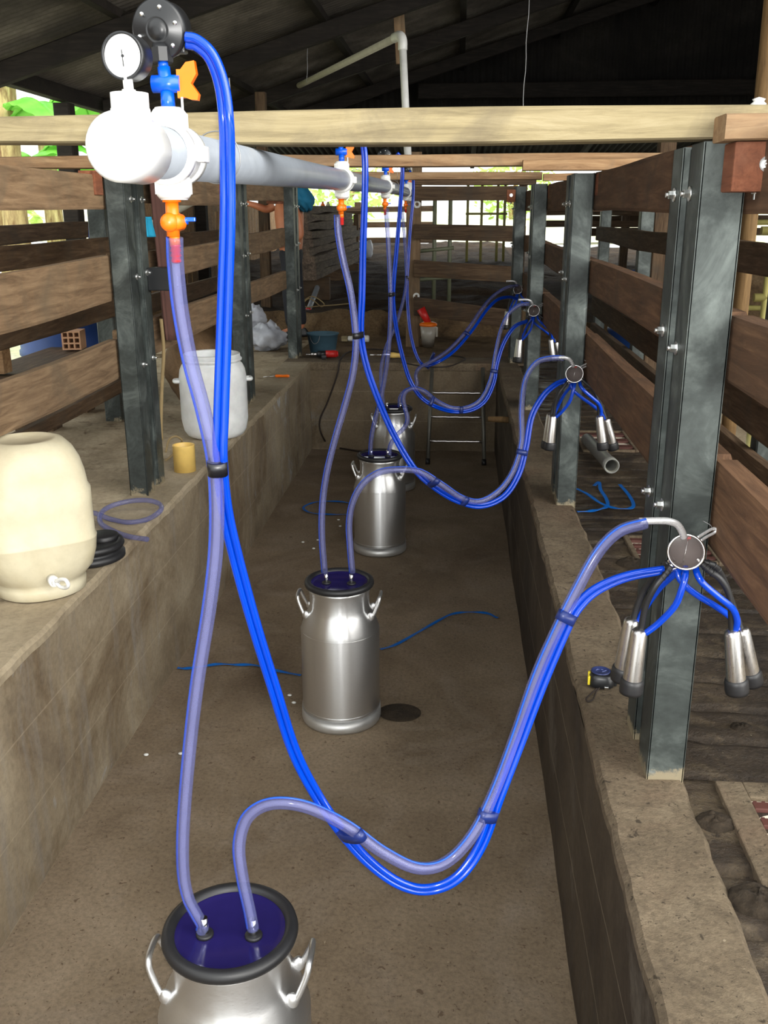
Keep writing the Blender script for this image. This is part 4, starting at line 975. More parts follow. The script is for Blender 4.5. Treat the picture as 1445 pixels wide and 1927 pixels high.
t = thing('plastic_barrel', 'white open-topped plastic barrel standing on the left kerb past the first left post', 'barrel', (-1.385, 5.33, ZL+0.002))
mb = MB(); mb.lathe([(0, 0.0), (0.135, 0.0), (0.160, 0.012), (0.178, 0.040), (0.186, 0.080), (0.190, 0.105), (0.191, 0.30), (0.190, 0.345), (0.184, 0.385), (0.172, 0.412), (0.160, 0.424), (0.160, 0.432), (0.168, 0.436), (0.170, 0.446), (0.164, 0.452), (0.160, 0.452), (0.160, 0.472), (0.154, 0.476), (0.150, 0.470), (0.150, 0.10), (0.0, 0.06)], (0, 0, 0), (0, 0, 1), 64); mb.build('barrel_body', M['white'], t)
for s in (-1, 1):
    mb = MB(); a = math.radians(197 if s < 0 else 17); e = V(math.cos(a), math.sin(a), 0); tn = V(-e.y, e.x, 0)
    mb.tube(smooth_path([e*0.186-tn*0.03+V(0, 0, 0.325), e*0.212-tn*0.026+V(0, 0, 0.325), e*0.216+V(0, 0, 0.325), e*0.212+tn*0.026+V(0, 0, 0.325), e*0.186+tn*0.03+V(0, 0, 0.325)], 5), 0.011, 10); mb.build('handle', M['white'], t)

mb = MB(); mb.lathe([(0.046, 0.004), (0.046, 0.0), (0.054, 0.0), (0.0545, 0.13), (0.0555, 0.133), (0.051, 0.134), (0.048, 0.13), (0.047, 0.004), (0.0, 0.004)], (-1.345, 4.53, ZL+0.002), (0, 0, 1), 40)
tag(mb.build('pipe_cup', M['yellow']), 'yellow plastic cup made from pipe, on the left kerb beside the first post', 'cup')
def ground_tube(name, label, cat, pix, Z, r, m, n=8, group=None):
    return tag(MB().tube(smooth_path([at(p[0], p[1], Z=Z+(p[2] if len(p) > 2 else 0)) for p in pix], n), r, 10).build(name, M[m]), label, cat, group)
ground_tube('rope', 'thin straw-coloured cord curling behind the yellow cup', 'rope', [(312, 850, .02), (318, 828, .06), (330, 821, .07), (342, 828, .04), (338, 838, .01), (322, 858), (312, 866)], ZL+0.006, 0.006, 'rope')
ground_tube('loose_hose', 'loose coil of clear bluish hose lying on the left kerb behind the drum', 'hose', [(150, 968, .01), (175, 965, .02), (205, 976), (240, 983), (275, 978), (300, 963, .03), (302, 950, .03), (280, 942, .04), (245, 943, .04), (210, 952, .03), (190, 966, .025), (190, 985, .01), (215, 1000), (245, 1010), (277, 1015, .01)], ZL+0.012, 0.0105, 'clear_hose')
t = thing('rubber_lid', 'round black rubber lid with two flanges lying between the drum and the coil', 'lid', (-1.352, 3.262, ZL+0.002))
mb = MB(); mb.lathe([(0, 0), (0.118, 0.0), (0.128, 0.006), (0.128, 0.022), (0.118, 0.028), (0.112, 0.032), (0.112, 0.040), (0.124, 0.046), (0.128, 0.054), (0.124, 0.066), (0.108, 0.070), (0.100, 0.062), (0.0, 0.060)], (0, 0, 0), (0, 0, 1), 48); mb.build('lid_body', M['rubber'], t)
mb = MB(); mb.lathe([(0.0, 0.080), (0.048, 0.078), (0.056, 0.074), (0.056, 0.058)], (0.035, 0.055, 0.0), (0, 0, 1), 36); mb.build('lid_boss', M['rubber'], t)
t = thing('screwdriver', 'small yellow-handled screwdriver lying on the left kerb near its far end', 'screwdriver', (-1.372, 7.37, ZL+0.014))
mb = MB(); mb.lathe([(0, 0), (0.009, 0.002), (0.012, 0.012), (0.010, 0.07), (0.013, 0.10), (0.009, 0.112), (0, 0.114)], (-0.045, 0, 0), (1, 0.05, 0), 8, False); mb.build('handle', M['orange'], t)
mb = MB(); mb.cyl((-0.045, 0, 0), (-0.14, -0.006, -0.009), 0.0035, n=10); mb.build('shaft', M['steel'], t)
tag(MB().lathe([(0, 0), (0.021, 0), (0.022, 0.014), (0.019, 0.018), (0, 0.018)], (-1.462, 2.585, ZL+0.003), (0, 0, 1), 24).build('plastic_disc', plain('green_cap', S(60, 190, 90), 0.4)), 'small green plastic disc at the left picture edge below the drum', 'disc')

# ================================================================== far end of the pit
t = thing('mixing_bucket', 'dusty blue plastic bucket at the far left corner of the pit', 'bucket', (-1.215, 8.66, 0.772))
mb = MB(); mb.lathe([(0, 0.0), (0.108, 0.0), (0.112, 0.006), (0.140, 0.185), (0.149, 0.186), (0.149, 0.196), (0.141, 0.197), (0.136, 0.19), (0.108, 0.016), (0, 0.012)], (0, 0, 0), (0, 0, 1), 44); mb.build('bucket_body', M['bucket_blue'], t)
mb = MB(); mb.tube(smooth_path([V(-0.10, -0.108, 0.182), V(-0.085, -0.128, 0.14), V(-0.055, -0.145, 0.115), V(-0.02, -0.15, 0.135), V(-0.005, -0.147, 0.185)], 6), 0.0025, 8); mb.build('wire_handle', M['wire'], t)
t = thing('power_drill', 'black and red power drill lying at the rim of the pit before the blue bucket', 'drill', (-1.19, 8.43, 0.775))
mb = MB(); mb.cyl((0.03, 0, 0.034), (0.125, 0.02, 0.034), 0.032, n=20); mb.cyl((0.125, 0.02, 0.034), (0.138, 0.023, 0.034), 0.026, n=20); mb.build('motor_housing', M['red'], t)
mb = MB(); mb.cyl((-0.04, -0.012, 0.034), (0.032, 0, 0.034), 0.028, 0.031, n=20); mb.box((0.02, -0.06, 0.02), (0.045, 0.11, 0.034), Matrix.Rotation(0.2, 3, 'Z'), 0.008); mb.build('gearbox', M['black'], t)
mb = MB(); mb.cyl((-0.095, -0.024, 0.034), (-0.04, -0.012, 0.034), 0.014, 0.019, n=16); mb.cyl((-0.14, -0.033, 0.034), (-0.09, -0.023, 0.034), 0.004, n=10); mb.build('chuck', M['steel'], t)
t = thing('hand_lamp', 'hand lamp with shiny metal collar and tan handle lying on the pit rim', 'lamp', (-0.66, 8.40, 0.778))
mb = MB(); mb.lathe([(0.008, 0), (0.036, -0.005), (0.038, 0.01), (0.022, 0.03), (0.018, 0.05)], (0.03, 0, 0.034), (1, 0.05, 0), 24); mb.build('metal_collar', M['chrome'], t)
mb = MB(); mb.cyl((-0.10, -0.006, 0.03), (0.035, 0, 0.034), 0.006, n=12); mb.build('shaft', M['chrome'], t)
mb = MB(); mb.lathe([(0.0, 0.0), (0.024, 0.0), (0.026, 0.03), (0.020, 0.07), (0.023, 0.12), (0.0, 0.13)], (0.075, 0.002, 0.030), (1, 0.04, -0.03), 20); mb.build('handle', M['yellow'], t)
t = thing('white_bottle', 'small white plastic fitting with a wooden plug lying beyond the pit rim', 'bottle', (-0.97, 9.52, 0.81))
mb = MB(); mb.lathe([(0, -0.115), (0.022, -0.112), (0.026, -0.10), (0.026, 0.03), (0.034, 0.035), (0.034, 0.09), (0.026, 0.10), (0, 0.10)], (0, 0, 0), (1, 0, 0), 28); mb.build('bottle_body', M['pvc_white'], t)
mb = MB(); mb.box((-0.145, 0, 0), (0.06, 0.05, 0.05), None, 0.005); mb.build('wooden_plug', M['yellow_plank'], t)
mb = MB(); a, b = at(571, 608, Y=10.35), at(597, 541, Y=11.35)
t = thing('offcut_pipe', 'grey offcut pipe with a red clamp lying up the earth bank behind the bucket', 'pipe', a)
d = (b-a); mb.tube([V(0, 0, 0), d*0.5, d], 0.030, 20, False); mb.tube([V(0, 0, 0), d*0.5, d], 0.024, 20, False)
e = d.normalized(); mb.lathe([(0.024, 0.0), (0.034, 0.0), (0.034, 0.07), (0.030, 0.075)], (0, 0, 0), e, 24); mb.build('pipe', M['pipe_grey'], t)
mb = MB(); mb.lathe([(0.031, 0.32), (0.038, 0.32), (0.038, 0.36), (0.031, 0.36)], (0, 0, 0), e, 24); mb.box(e*0.35+V(0.06, 0, -0.02), (0.10, 0.03, 0.03), None, 0.006); mb.build('clamp', M['red'], t, label='red clamp')
rp = [at(572, 565, Y=10.35), at(585, 558, Y=10.45), at(598, 562, Y=10.5), at(610, 572, Y=10.5), at(604, 577, Y=10.4), at(592, 567, Y=10.35), at(580, 562, Y=10.3), at(571, 572, Y=10.3), at(578, 578, Y=10.3), at(600, 576, Y=10.4), at(630, 574, Y=10.5), at(660, 571, Y=10.55)]
tag(MB().tube(smooth_path(rp, 6), 0.006, 8).build('rope', M['rope']), 'loose straw rope draped over the grey pipe on the earth bank', 'rope')
t = thing('drink_cup', 'cloudy cup with orange lid and red funnel beside the timber post', 'cup', (-0.275, 9.25, 0.772))
mb = MB(); mb.lathe([(0, 0.004), (0.056, 0.004), (0.058, 0.0), (0.078, 0.205), (0.072, 0.205), (0.054, 0.01)], (0, 0, 0), (0, 0, 1), 36); mb.box((0.082, -0.01, 0.14), (0.02, 0.02, 0.09), None, 0.005); mb.build('cup_body', M['amber'], t)
mb = MB(); mb.lathe([(0, 0.006), (0.055, 0.007), (0.061, 0.065), (0, 0.066)], (0, 0, 0), (0, 0, 1), 30); mb.build('contents', plain('brown_liquid', S(150, 100, 66), 0.3), t)
mb = MB(); mb.lathe([(0.076, 0.196), (0.084, 0.198), (0.085, 0.218), (0.07, 0.228), (0.045, 0.235), (0.0, 0.236)], (0, 0, 0), (0, 0, 1), 36); mb.build('cup_lid', M['orange'], t)
mb = MB(); mb.cyl((0.0, 0, 0.225), (-0.075, 0.01, 0.36), 0.030, 0.042, n=24); mb.build('funnel', M['red'], t)
t = thing('ladder', 'grey metal ladder leaning on the end wall of the pit', 'ladder', (0.0, 7.70, 0.004))
for x0, x1 in ((-0.222, -0.206), (0.246, 0.226)):
    mb = MB(); mb.cyl((x0, 0, 0), (x1, 0.455, 0.735), 0.0165, n=18); st = mb.build('stile', M['iron'], t)
    mb = MB(); dd = V(x1-x0, 0.455, 0.735).normalized(); mb.cyl(V(x0, 0, 0), V(x0, 0, 0)+dd*0.045, 0.020, n=16); mb.build('foot', M['rubber'], st)
for f_ in (0.235, 0.485, 0.735):
    mb = MB(); y, z = 0.455*f_, 0.735*f_; mb.tube([V(-0.215+0.23*i/14-(-0.0)+0.215*i/14-0.0*0, y, z+0.0012*math.sin(i*2.1)) for i in range(15)], 0.0115, 14); mb.build('rung', M['steel'], t)
ground = [at(638, 686, Y=8.19), at(636, 700, Y=8.175), at(628, 725, Y=8.17), at(615, 760, Y=8.165), at(602, 790, Y=8.13), at(604, 815, Y=8.05), at(620, 838, Z=0.012), at(650, 845, Z=0.012), at(690, 850, Z=0.012), at(730, 846, Z=0.012)]
tag(MB().tube(smooth_path([at(760, 668, Z=0.79), at(735, 660, Z=0.79), at(690, 657, Z=0.79), at(655, 663, Z=0.79), at(641, 676, Z=0.79)]+ground, 6), 0.0075, 10).build('electric_cable', M['cord']), 'dark cord hanging down the end wall of the pit to the floor', 'cord')
tag(MB().tube(smooth_path([at(760, 683, Z=0.785), at(800, 690, Z=0.785), at(840, 690, Z=0.785), at(865, 682, Z=0.785), at(875, 674, Z=0.785), at(850, 669, Z=0.785)], 6), 0.006, 8).build('electric_cable', M['cord']), 'thin dark cord lying on the rim of the pit above the ladder', 'cord')
p = at(957, 790, X=XR)
tag(MB().lathe([(0, -0.06), (0.020, -0.058), (0.021, 0.05), (0.018, 0.13), (0.014, 0.136), (0, 0.137)], p+V(0.0, 0, 0), (-1, 0.02, 0.02), 16).build('wooden_peg', M['pole']), 'round wooden peg sticking out of the right pit wall', 'peg')
# white riser pipe and its branch under the roof
t = thing('riser_pipe', 'white riser pipe at the far end of the vacuum line with a sloping branch', 'pipe', (-0.4735, 8.2, pz(8.2)))
t.location.x = PX; rz1 = 3.32-pz(8.2)
mb = MB(); mb.cyl((0, 0, 0.088), (-0.06, 0.05, rz1-0.03), 0.030, n=24); mb.build('upright_pipe', M['pvc_white'], t)
mb = MB(); el = smooth_path([V(-0.058, 0.05, rz1-0.09), V(-0.06, 0.05, rz1-0.02), V(-0.085, 0.105, rz1+0.02), V(-0.135, 0.21, rz1+0.022)], 6); mb.tube(el, 0.037, 22); mb.build('elbow', M['pvc_white'], t)
mb = MB(); mb.cyl((-0.11, 0.16, rz1+0.02), (-2.52, 5.62, rz1+0.0), 0.030, n=24); mb.build('branch_pipe', M['pvc_dull'], t, label='dull cream branch pipe')

# ================================================================== straps, clods, chips on the floors
def strap(label, pix, Z, w=0.016, m='strap_blue'):
    pts = smooth_path([at(p[0], p[1], Z=Z+(p[2] if len(p) > 2 else 0)) for p in pix], 8)
    mb = MB(); vs = []
    for i, p in enumerate(pts):
        tt = (pts[min(i+1, len(pts)-1)]-pts[max(i-1, 0)]).normalized(); up = V(0, 0.25*math.sin(i*0.5), 1).normalized(); s = tt.cross(up).normalized(); u = s.cross(tt)
        for a, b in ((-1, 0), (1, 0), (1, 1), (-1, 1)): vs.append(p+s*(a*w/2)+u*(b*0.002))
    n_ = len(pts)
    mb.add(vs, [(i*4+k_, i*4+(k_+1) % 4, (i+1)*4+(k_+1) % 4, (i+1)*4+k_) for i in range(n_-1) for k_ in range(4)]+[(0, 1, 2, 3), tuple((n_-1)*4+k_ for k_ in (3, 2, 1, 0))])
    return tag(mb.build('plastic_strap', M[m]), label, 'strap', 'blue plastic straps')
strap('blue strap on the pit floor left of the second can', [(334, 1257), (350, 1258), (375, 1255), (410, 1250), (445, 1251), (480, 1252), (520, 1262), (566, 1271)], 0.010)
strap('blue strap on the pit floor right of the second can', [(716, 1222), (745, 1213), (790, 1188), (825, 1168), (850, 1156), (880, 1152), (915, 1154), (936, 1163)], 0.010)
strap('blue strap looped on the pit floor left of the third can', [(660, 968), (620, 968), (585, 965), (571, 957), (578, 950), (600, 944), (640, 944), (672, 950)], 0.010)
strap('blue strap curling on the right lane floor beyond the second right post', [(1085, 920), (1105, 930), (1128, 946), (1155, 956), (1184, 957), (1192, 950), (1183, 932), (1166, 912)], 0.768)
strap('short twisted blue strap crossing the curled one on the right lane', [(1086, 963), (1110, 962), (1130, 958), (1143, 952), (1140, 938), (1130, 922), (1127, 908), (1118, 914)], 0.766)
random.seed(11)
for (px, py) in ((637, 978), (640, 990), (570, 1020), (590, 1032), (545, 1308), (553, 1322), (598, 1016), (275, 1420), (340, 1418)):
    p = at(px, py, Z=0.008); mb = MB(); mb.ball(p, 0.008, (1.3, 1, 0.6), 8, 6)
    tag(mb.build('plastic_chip', M['white_chip']), 'tiny white plastic chip on the pit floor', 'chip', 'white chips on the pit floor')
mb = MB(); p = at(752, 1342, Z=0.0)
mb.grid(lambda u, v: p+V(0.09*(1-v)*math.cos(6.283*u), 0.075*(1-v)*math.sin(6.283*u), 0.004+0.016*v*(0.7+0.5*mnoise.noise(V(3*math.cos(6.283*u)*(1-v), 3*math.sin(6.283*u)*(1-v), 1)))), 32, 8)
tag(mb.build('manure_patch', M['dirtclod']), 'dark flat manure patch on the pit floor right of the second can', 'manure')
for (px, py, r, lab) in ((1345, 1552, 0.038, 'dark manure clod on the right lane beside the kerb'), (1395, 1372, 0.024, 'small pale manure clod on the right lane beside the nearest right post'), (1425, 1700, 0.05, 'dark manure clod at the right picture edge below the grate'), (1185, 1062, 0.045, 'greyish manure heap on the right lane behind the kerb hose')):
    p = at(px, py, Z=0.752); mb = MB()
    mb.grid(lambda u, v: p+V(r*1.2*(1-v)*math.cos(6.283*u)*(1+0.25*mnoise.noise(V(2*math.cos(6.283*u), 2*math.sin(6.283*u), px))), r*(1-v)*math.sin(6.283*u)*(1+0.25*mnoise.noise(V(2*math.sin(6.283*u), 1, px))), 0.55*r*math.sqrt(max(0, v*(2-v)))*(1+0.4*mnoise.noise(V(9*u, 4*v, px)))), 28, 10)
    tag(mb.build('manure_clod', M['dirtclod']), lab, 'manure', 'manure clods on the right lane')

# ================================================================== right lane: grates, pipe, tape measure
def grate(label, x0, x1, y0, y1, n_, curb=0.06, tooth=True):
    t = thing('floor_grate', label, 'grate', ((x0+x1)/2, (y0+y1)/2, 0.752), 'grates of the right lane')
    w, d = (x1-x0)/2, (y1-y0)/2
    mb = MB(); c = curb
    for a in ((-w-c, -w, -d-c, d+c), (w, w+c, -d-c, d+c), (-w, w, -d-c, -d), (-w, w, d, d+c)): mb.bx(a[0], a[1], a[2], a[3], -0.01, 0.016, 0.004)
    mb.build('cement_curb', M['ledge'], t)
    mb = MB(); mb.bx(-w, w, -d, d, -0.004, 0.004); mb.build('slot_light_sheet', M['slot_light'], t, label='white sheet standing in for daylight between the bars')
    for i in range(n_):
        y = -d+2*d*(i+0.5)/n_; mb = MB()
        mb.bx(-w, w, y-0.22*2*d/n_, y+0.22*2*d/n_, 0.004, 0.015, 0.002)
        if tooth:
            for k_ in range(int(2*w/0.018)): mb.bx(-w+0.018*k_+0.004, -w+0.018*k_+0.011, y+0.20*2*d/n_, y+0.29*2*d/n_, 0.005, 0.014)
        mb.build('bar', M['grate_red'], t, label='rusty red bar')
grate('nearest drain grate with rusty red bars at the right picture edge', 0.665, 1.20, 1.52, 1.875, 6)
grate('second drain grate half hidden behind the nearest right post', 0.70, 0.98, 3.40, 3.66, 4, 0.02)
grate('farthest drain grate under the grey offcut pipe', 0.72, 0.98, 5.15, 5.60, 3, 0.02, False)
a, b = at(1151, 877, Z=0.80), at(1113, 836, Z=0.80)
t = thing('offcut_pipe', 'short grey offcut pipe with socket end lying on the right lane', 'pipe', a); d = b-a; e = d.normalized()
mb = MB(); mb.lathe([(0.028, 0.05), (0.031, 0.03), (0.031, 0.0), (0.0385, -0.002), (0.0385, 0.05), (0.034, 0.062), (0.033, d.length+0.12), (0.028, d.length+0.12), (0.028, 0.05)], (0, 0, 0), e, 32); mb.build('pipe', plain('grey_offcut', S(150, 150, 144), 0.4), t)
mb = MB(); mb.torus(e*0.012, e, 0.033, 0.004, 32, 8); mb.build('seal_ring', M['pvc_dull'], t)
# tape measure with wrist cord
t = thing('tape_measure', 'black tape measure with yellow inserts and navy disc label on the right kerb', 'tape measure', at(1131, 1287, Z=ZL+0.002))
t.rotation_euler.z = math.radians(-8); t.scale = (1.15, 1.15, 1.15)
prof = []; mb = MB()
def tm(r, h, sq=0.62):
    return [V(*superel(r, 2*math.pi*k_/40, sq), h) for k_ in range(40)]
rings = [tm(0.026, 0.0), tm(0.0295, 0.003), tm(0.030, 0.012), tm(0.0285, 0.022), tm(0.025, 0.030), tm(0.021, 0.0325)]
mb.add([p for r in rings for p in r], [(i*40+k_, i*40+(k_+1) % 40, (i+1)*40+(k_+1) % 40, (i+1)*40+k_) for i in range(5) for k_ in range(40)], True); mb.add(rings[0], [list(range(40))[::-1]]); mb.add(rings[-1], [list(range(40))])
mb.box((0.030, -0.002, 0.008), (0.012, 0.016, 0.014), None, 0.003); mb.build('case', M['black'], t)
mb = MB(); mb.lathe([(0.0215, 0.031), (0.0222, 0.0345), (0.0195, 0.0352), (0.0190, 0.0343), (0, 0.0343)], (-0.003, 0.002, 0), (0, 0, 1), 40); lb = mb.build('disc_label', M['navy'], t)
mb = MB()
for px_, py_, w_, r_ in ((-0.012, 0.003, 0.008, 0.9), (-0.009, 0.006, 0.006, -0.5), (0.004, -0.002, 0.009, 0.7), (0.007, 0.002, 0.008, 0.7), (0.0, 0.006, 0.005, -0.4)): mb.box((px_, py_, 0.0345), (w_, 0.0018, 0.0006), Matrix.Rotation(r_, 3, 'Z'))
mb.build('label_print', plain('label_print', S(120, 132, 186), 0.5), lb)
for y in (-0.020, 0.004):
    mb = MB(); mb.box((-0.029, y+0.002, 0.016), (0.006, 0.009, 0.022), None, 0.002); mb.build('yellow_insert', M['tape_yellow'], t, label='yellow insert')
mb = MB(); mb.box((0.012, -0.029, 0.006), (0.010, 0.006, 0.006), None, 0.001); mb.build('tape_hook', M['chrome'], t)
mb = MB(); mb.tube(smooth_path([V(-0.004, -0.028, 0.004), V(-0.012, -0.05, 0.003), V(-0.018, -0.085, 0.003), V(-0.028, -0.098, 0.003), V(-0.034, -0.088, 0.003), V(-0.022, -0.06, 0.004), V(-0.010, -0.036, 0.005)], 6), 0.002, 8); mb.build('wrist_cord', M['cord'], t)
# white insulator on the near beam's right end
tag(MB().lathe([(0, 0), (0.012, 0), (0.014, 0.006), (0.009, 0.010), (0.012, 0.014), (0, 0.018)], (0.548, 1.955, 2.1855), (0, 0, 1), 20).build('insulator', M['pvc_white']), 'small white insulator on top of the near beam at the right picture edge', 'insulator')

# ================================================================== hanging timbers, poles and wires under the roof
t_ = MB().board((-0.545, 9.40, 3.285), (-0.60, 9.40, 4.05), (1, 0, 0), 0.10, 0.05, 0.004, 8, 3).build('hanging_timber', M['wood_z']); tag(t_, 'brown timber hanging from the roof behind the white elbow', 'timber')
tag(MB().tube([V(1.285, 4.5, 0.60), V(1.28, 4.5, 1.5), V(1.275, 4.5, 2.4), V(1.27, 4.51, 3.3), V(1.265, 4.5, 4.25)], [0.034, 0.033, 0.033, 0.032, 0.03], 20).build('pole', M['pole']), 'tan round pole standing behind the right end of the near beam', 'pole')
tag(MB().board((-2.10, 10.6, terr(-2.1, 10.6)-0.05), (-2.08, 10.6, 3.2), (1, 0, 0), 0.11, 0.1, 0.004, 10, 9).build('barn_post', M['oldwood_z']), 'dark timber barn post under the sloping branch pipe', 'post')
for lab, a, b in (('thin wire hanging from the roof right of the white riser', at(995, 0, Y=7), at(981, 262, Y=7)), ('thin wire hanging from the roof above the sloping branch pipe', at(582, 0, Y=9.5), at(577, 157, Y=9.5))):
    pts = [a.lerp(b, i/10)+V(0.004*math.sin(i*1.7), 0, 0) for i in range(11)]; pts[0].z += 0.6 if 'riser' in lab else 0.25
    tag(MB().tube(pts, 0.0026, 6).build('wire', M['wire']), lab, 'wire', 'wires hanging from the roof')

# ================================================================== left lane and beyond
def cloth(name, label, m, pts, th=0.01, cat='cloth', parent=None):
    "pts: rows of 3-D points; a draped sheet with real thickness"
    nr, nc = len(pts), len(pts[0]); mb = MB(); up = []
    vs = [V(p) for r in pts for p in r]; off = []
    for i in range(nr):
        for j in range(nc):
            a = V(pts[min(i+1, nr-1)][j])-V(pts[max(i-1, 0)][j]); b = V(pts[i][min(j+1, nc-1)])-V(pts[i][max(j-1, 0)])
            n_ = a.cross(b); n_ = n_.normalized() if n_.length > 1e-9 else V(0, -1, 0); off.append(V(pts[i][j])+n_*th)
    N_ = nr*nc; fs = []
    for i in range(nr-1):
        for j in range(nc-1):
            q_ = (i*nc+j, (i+1)*nc+j, (i+1)*nc+j+1, i*nc+j+1); fs.append(q_); fs.append(tuple(N_+x for x in q_[::-1]))
    for i in range(nr-1):
        for j in (0, nc-1): fs.append((i*nc+j, (i+1)*nc+j, N_+(i+1)*nc+j, N_+i*nc+j))
    for j in range(nc-1):
        for i in (0, nr-1): fs.append((i*nc+j, i*nc+j+1, N_+i*nc+j+1, N_+i*nc+j))
    mb.add(vs+off, fs, True); o = mb.build(name, m, parent)
    return o if parent else tag(o, label, cat)
def hang(px0, px1, py0, py1, X, nr=16, nc=12, fold=0.02, px0b=None, px1b=None, ph=0):
    rows = []
    for i in range(nr):
        v = i/(nr-1); l_ = px0+((px0b if px0b is not None else px0)-px0)*v; r_ = px1+((px1b if px1b is not None else px1)-px1)*v
        rows.append([at(l_+(r_-l_)*j/(nc-1), py0+(py1-py0)*v, X=X)+V(fold*math.sin(j*1.5+ph+v*0.8)*(0.5+v), 0, 0) for j in range(nc)])
    return rows
cloth('hanging_cloth', 'long brown cloth hanging on the left fence behind the first left post', M['brown_cloth'], hang(278, 300, 318, 640, -1.445, 22, 10, 0.014, 306, 335), 0.008)
cloth('hanging_cloth', 'small bright cyan cloth hanging beside the first left post', M['cyan_cloth'], hang(268, 284, 408, 446, -1.425, 10, 8, 0.008, 272, 293), 0.006)
tag(MB().tube(smooth_path([at(303, 600, X=-1.44), at(308, 660, X=-1.44), at(305, 720, X=-1.44), at(303, 790, X=-1.44), at(304, 828, X=-1.44)], 6), 0.009, 8).build('rope', M['rope']), 'thin rope hanging beside the first left post to the kerb', 'rope')
def lump(name, label, m, c, r, sc, cat, seed=0, amp=0.18, group=None, n=28):
    mb = MB(); c = V(c)
    def fn(u, v):
        th, ph = math.pi*v, 2*math.pi*u; d = V(math.sin(th)*math.cos(ph), math.sin(th)*math.sin(ph), math.cos(th))
        k_ = 1+amp*mnoise.noise(d*2.2+V(seed, 0, 0))+amp*0.6*mnoise.noise(d*5.5+V(0, seed, 0)); p = V(d.x*sc[0], d.y*sc[1], d.z*sc[2])*(r*k_)
        p.z = max(p.z, -sc[2]*r*0.8); return c+p
    mb.grid(fn, n, n//2+4); return tag(mb.build(name, m), label, cat, group)
lump('burlap_sack', 'slumped brown burlap sack in the left lane behind the white barrel', M['burlap'], (-1.78, 6.55, 0.76+0.24), 0.30, (0.75, 1.5, 1.0), 'sack', 3, 0.14)
lump('plastic_bag', 'crumpled pale plastic bag on the floor between the last two left posts', M['bag'], (-1.80, 9.05, 0.76+0.11), 0.17, (1.0, 0.9, 0.85), 'bag', 8, 0.35)
lump('plastic_bag', 'small pale plastic bag on top behind the middle left post', M['bag'], (-1.98, 9.36, 0.76+0.27), 0.13, (0.8, 0.8, 0.9), 'bag', 12, 0.35)
t = thing('plastic_barrel', 'blue plastic barrel lying behind the left fence, seen under the middle board', 'barrel', (-2.75, 6.55, 0.76))
mb = MB(); mb.lathe([(0, 0), (0.26, 0), (0.29, 0.03), (0.29, 0.3), (0.30, 0.31), (0.30, 0.34), (0.29, 0.35), (0.29, 0.68), (0.26, 0.72), (0, 0.72)], (0, 0, 0), (0, 0, 1), 40); mb.build('barrel_body', M['barrel_blue'], t)
mb = MB(); mb.torus((0, 0, 0.715), (0, 0, 1), 0.265, 0.012, 40, 8); mb.build('rim', M['barrel_blue'], t)
t = thing('plastic_barrel', 'dark blue plastic barrel beyond the right lane, seen under the middle board', 'barrel', (1.75, 9.45, 0.60))
mb = MB(); mb.lathe([(0, 0), (0.26, 0), (0.29, 0.03), (0.29, 0.3), (0.30, 0.31), (0.30, 0.34), (0.29, 0.35), (0.29, 0.82), (0.26, 0.86), (0, 0.86)], (0, 0, 0), (0, 0, 1), 40); mb.build('barrel_body', M['barrel_blue'], t)
mb = MB(); mb.torus((0, 0, 0.855), (0, 0, 1), 0.265, 0.012, 40, 8); mb.build('rim', M['barrel_blue'], t)
# stacked timber and hollow bricks left of the lane
def hollow_brick(label, c, rot=0.2, k=0.62):
    t = thing('hollow_brick', label, 'brick', c, 'hollow clay bricks'); t.rotation_euler.z = rot
    mb = MB(); w, d, h = 0.19*k, 0.24*k, 0.19*k; nx, nz_ = 3, 3; b = 0.016*k; xs = [-w/2+(w-b)*i/nx for i in range(nx+1)]; zs = [(h-b)*i/nz_ for i in range(nz_+1)]
    for x in xs: mb.bx(x, x+b, -d/2, d/2, 0, h)
    for z in zs:
        for x in xs[:-1]: mb.bx(x+b, x+(w-b)/nx, -d/2, d/2, z, z+b)
    mb.build('brick_body', M['brick'], t)
    mb = MB(); mb.bx(-w/2+0.01, w/2-0.01, d/2-0.012, d/2-0.002, 0.01, h-0.01); mb.build('hole_shade_sheet', M['brick_hole_shade'], t)  # dark sheet behind the holes, standing in for the shade inside them
sh = 1.165
tag(MB().board((-2.52, 4.3, sh-0.03), (-2.52, 6.15, sh-0.03), (1, 0, 0), 0.34, 0.055, 0.004, 12, 4).build('shelf_plank', M['oldwood_y']), 'dark shelf plank carrying the hollow brick behind the left fence', 'shelf')
for x, y in ((-2.52, 4.5), (-2.52, 5.5), (-2.52, 6.05)):
    tag(MB().bx(x-0.12, x+0.12, y-0.07, y+0.07, 0.755, sh-0.06, 0.006).build('shelf_support', M['oldwood_z']), 'dark block under the shelf plank behind the left fence', 'block', 'blocks under the shelf plank')
hollow_brick('orange hollow clay brick on the shelf plank beside the blue barrel', (-2.46, 6.02, sh+0.008), 0.15)
for lab, y, h, w_ in (('wooden block on the shelf plank at the left picture edge', 4.50, 0.20, 0.11), ('pale upright block on the shelf plank left of the hollow brick', 5.03, 0.20, 0.10)):
    tag(MB().bx(-2.56, -2.44, y-w_/2, y+w_/2, sh+0.008, sh+h, 0.005).build('wooden_block', M['tan_plank']), lab, 'block')
t = thing('pvc_frame', 'white pipe tee frame leaning behind the left fence', 'pipe frame', (-2.62, 8.05, 0.76))
mb = MB(); mb.cyl((0.26, 0, 0.55), (0.22, 0, 1.28), 0.032, n=16); mb.build('upright', M['pvc_white'], t)
mb = MB(); mb.cyl((0.02, 0, 1.12), (0.42, 0.1, 1.34), 0.03, n=16); mb.build('cross_pipe', M['pvc_dull'], t)
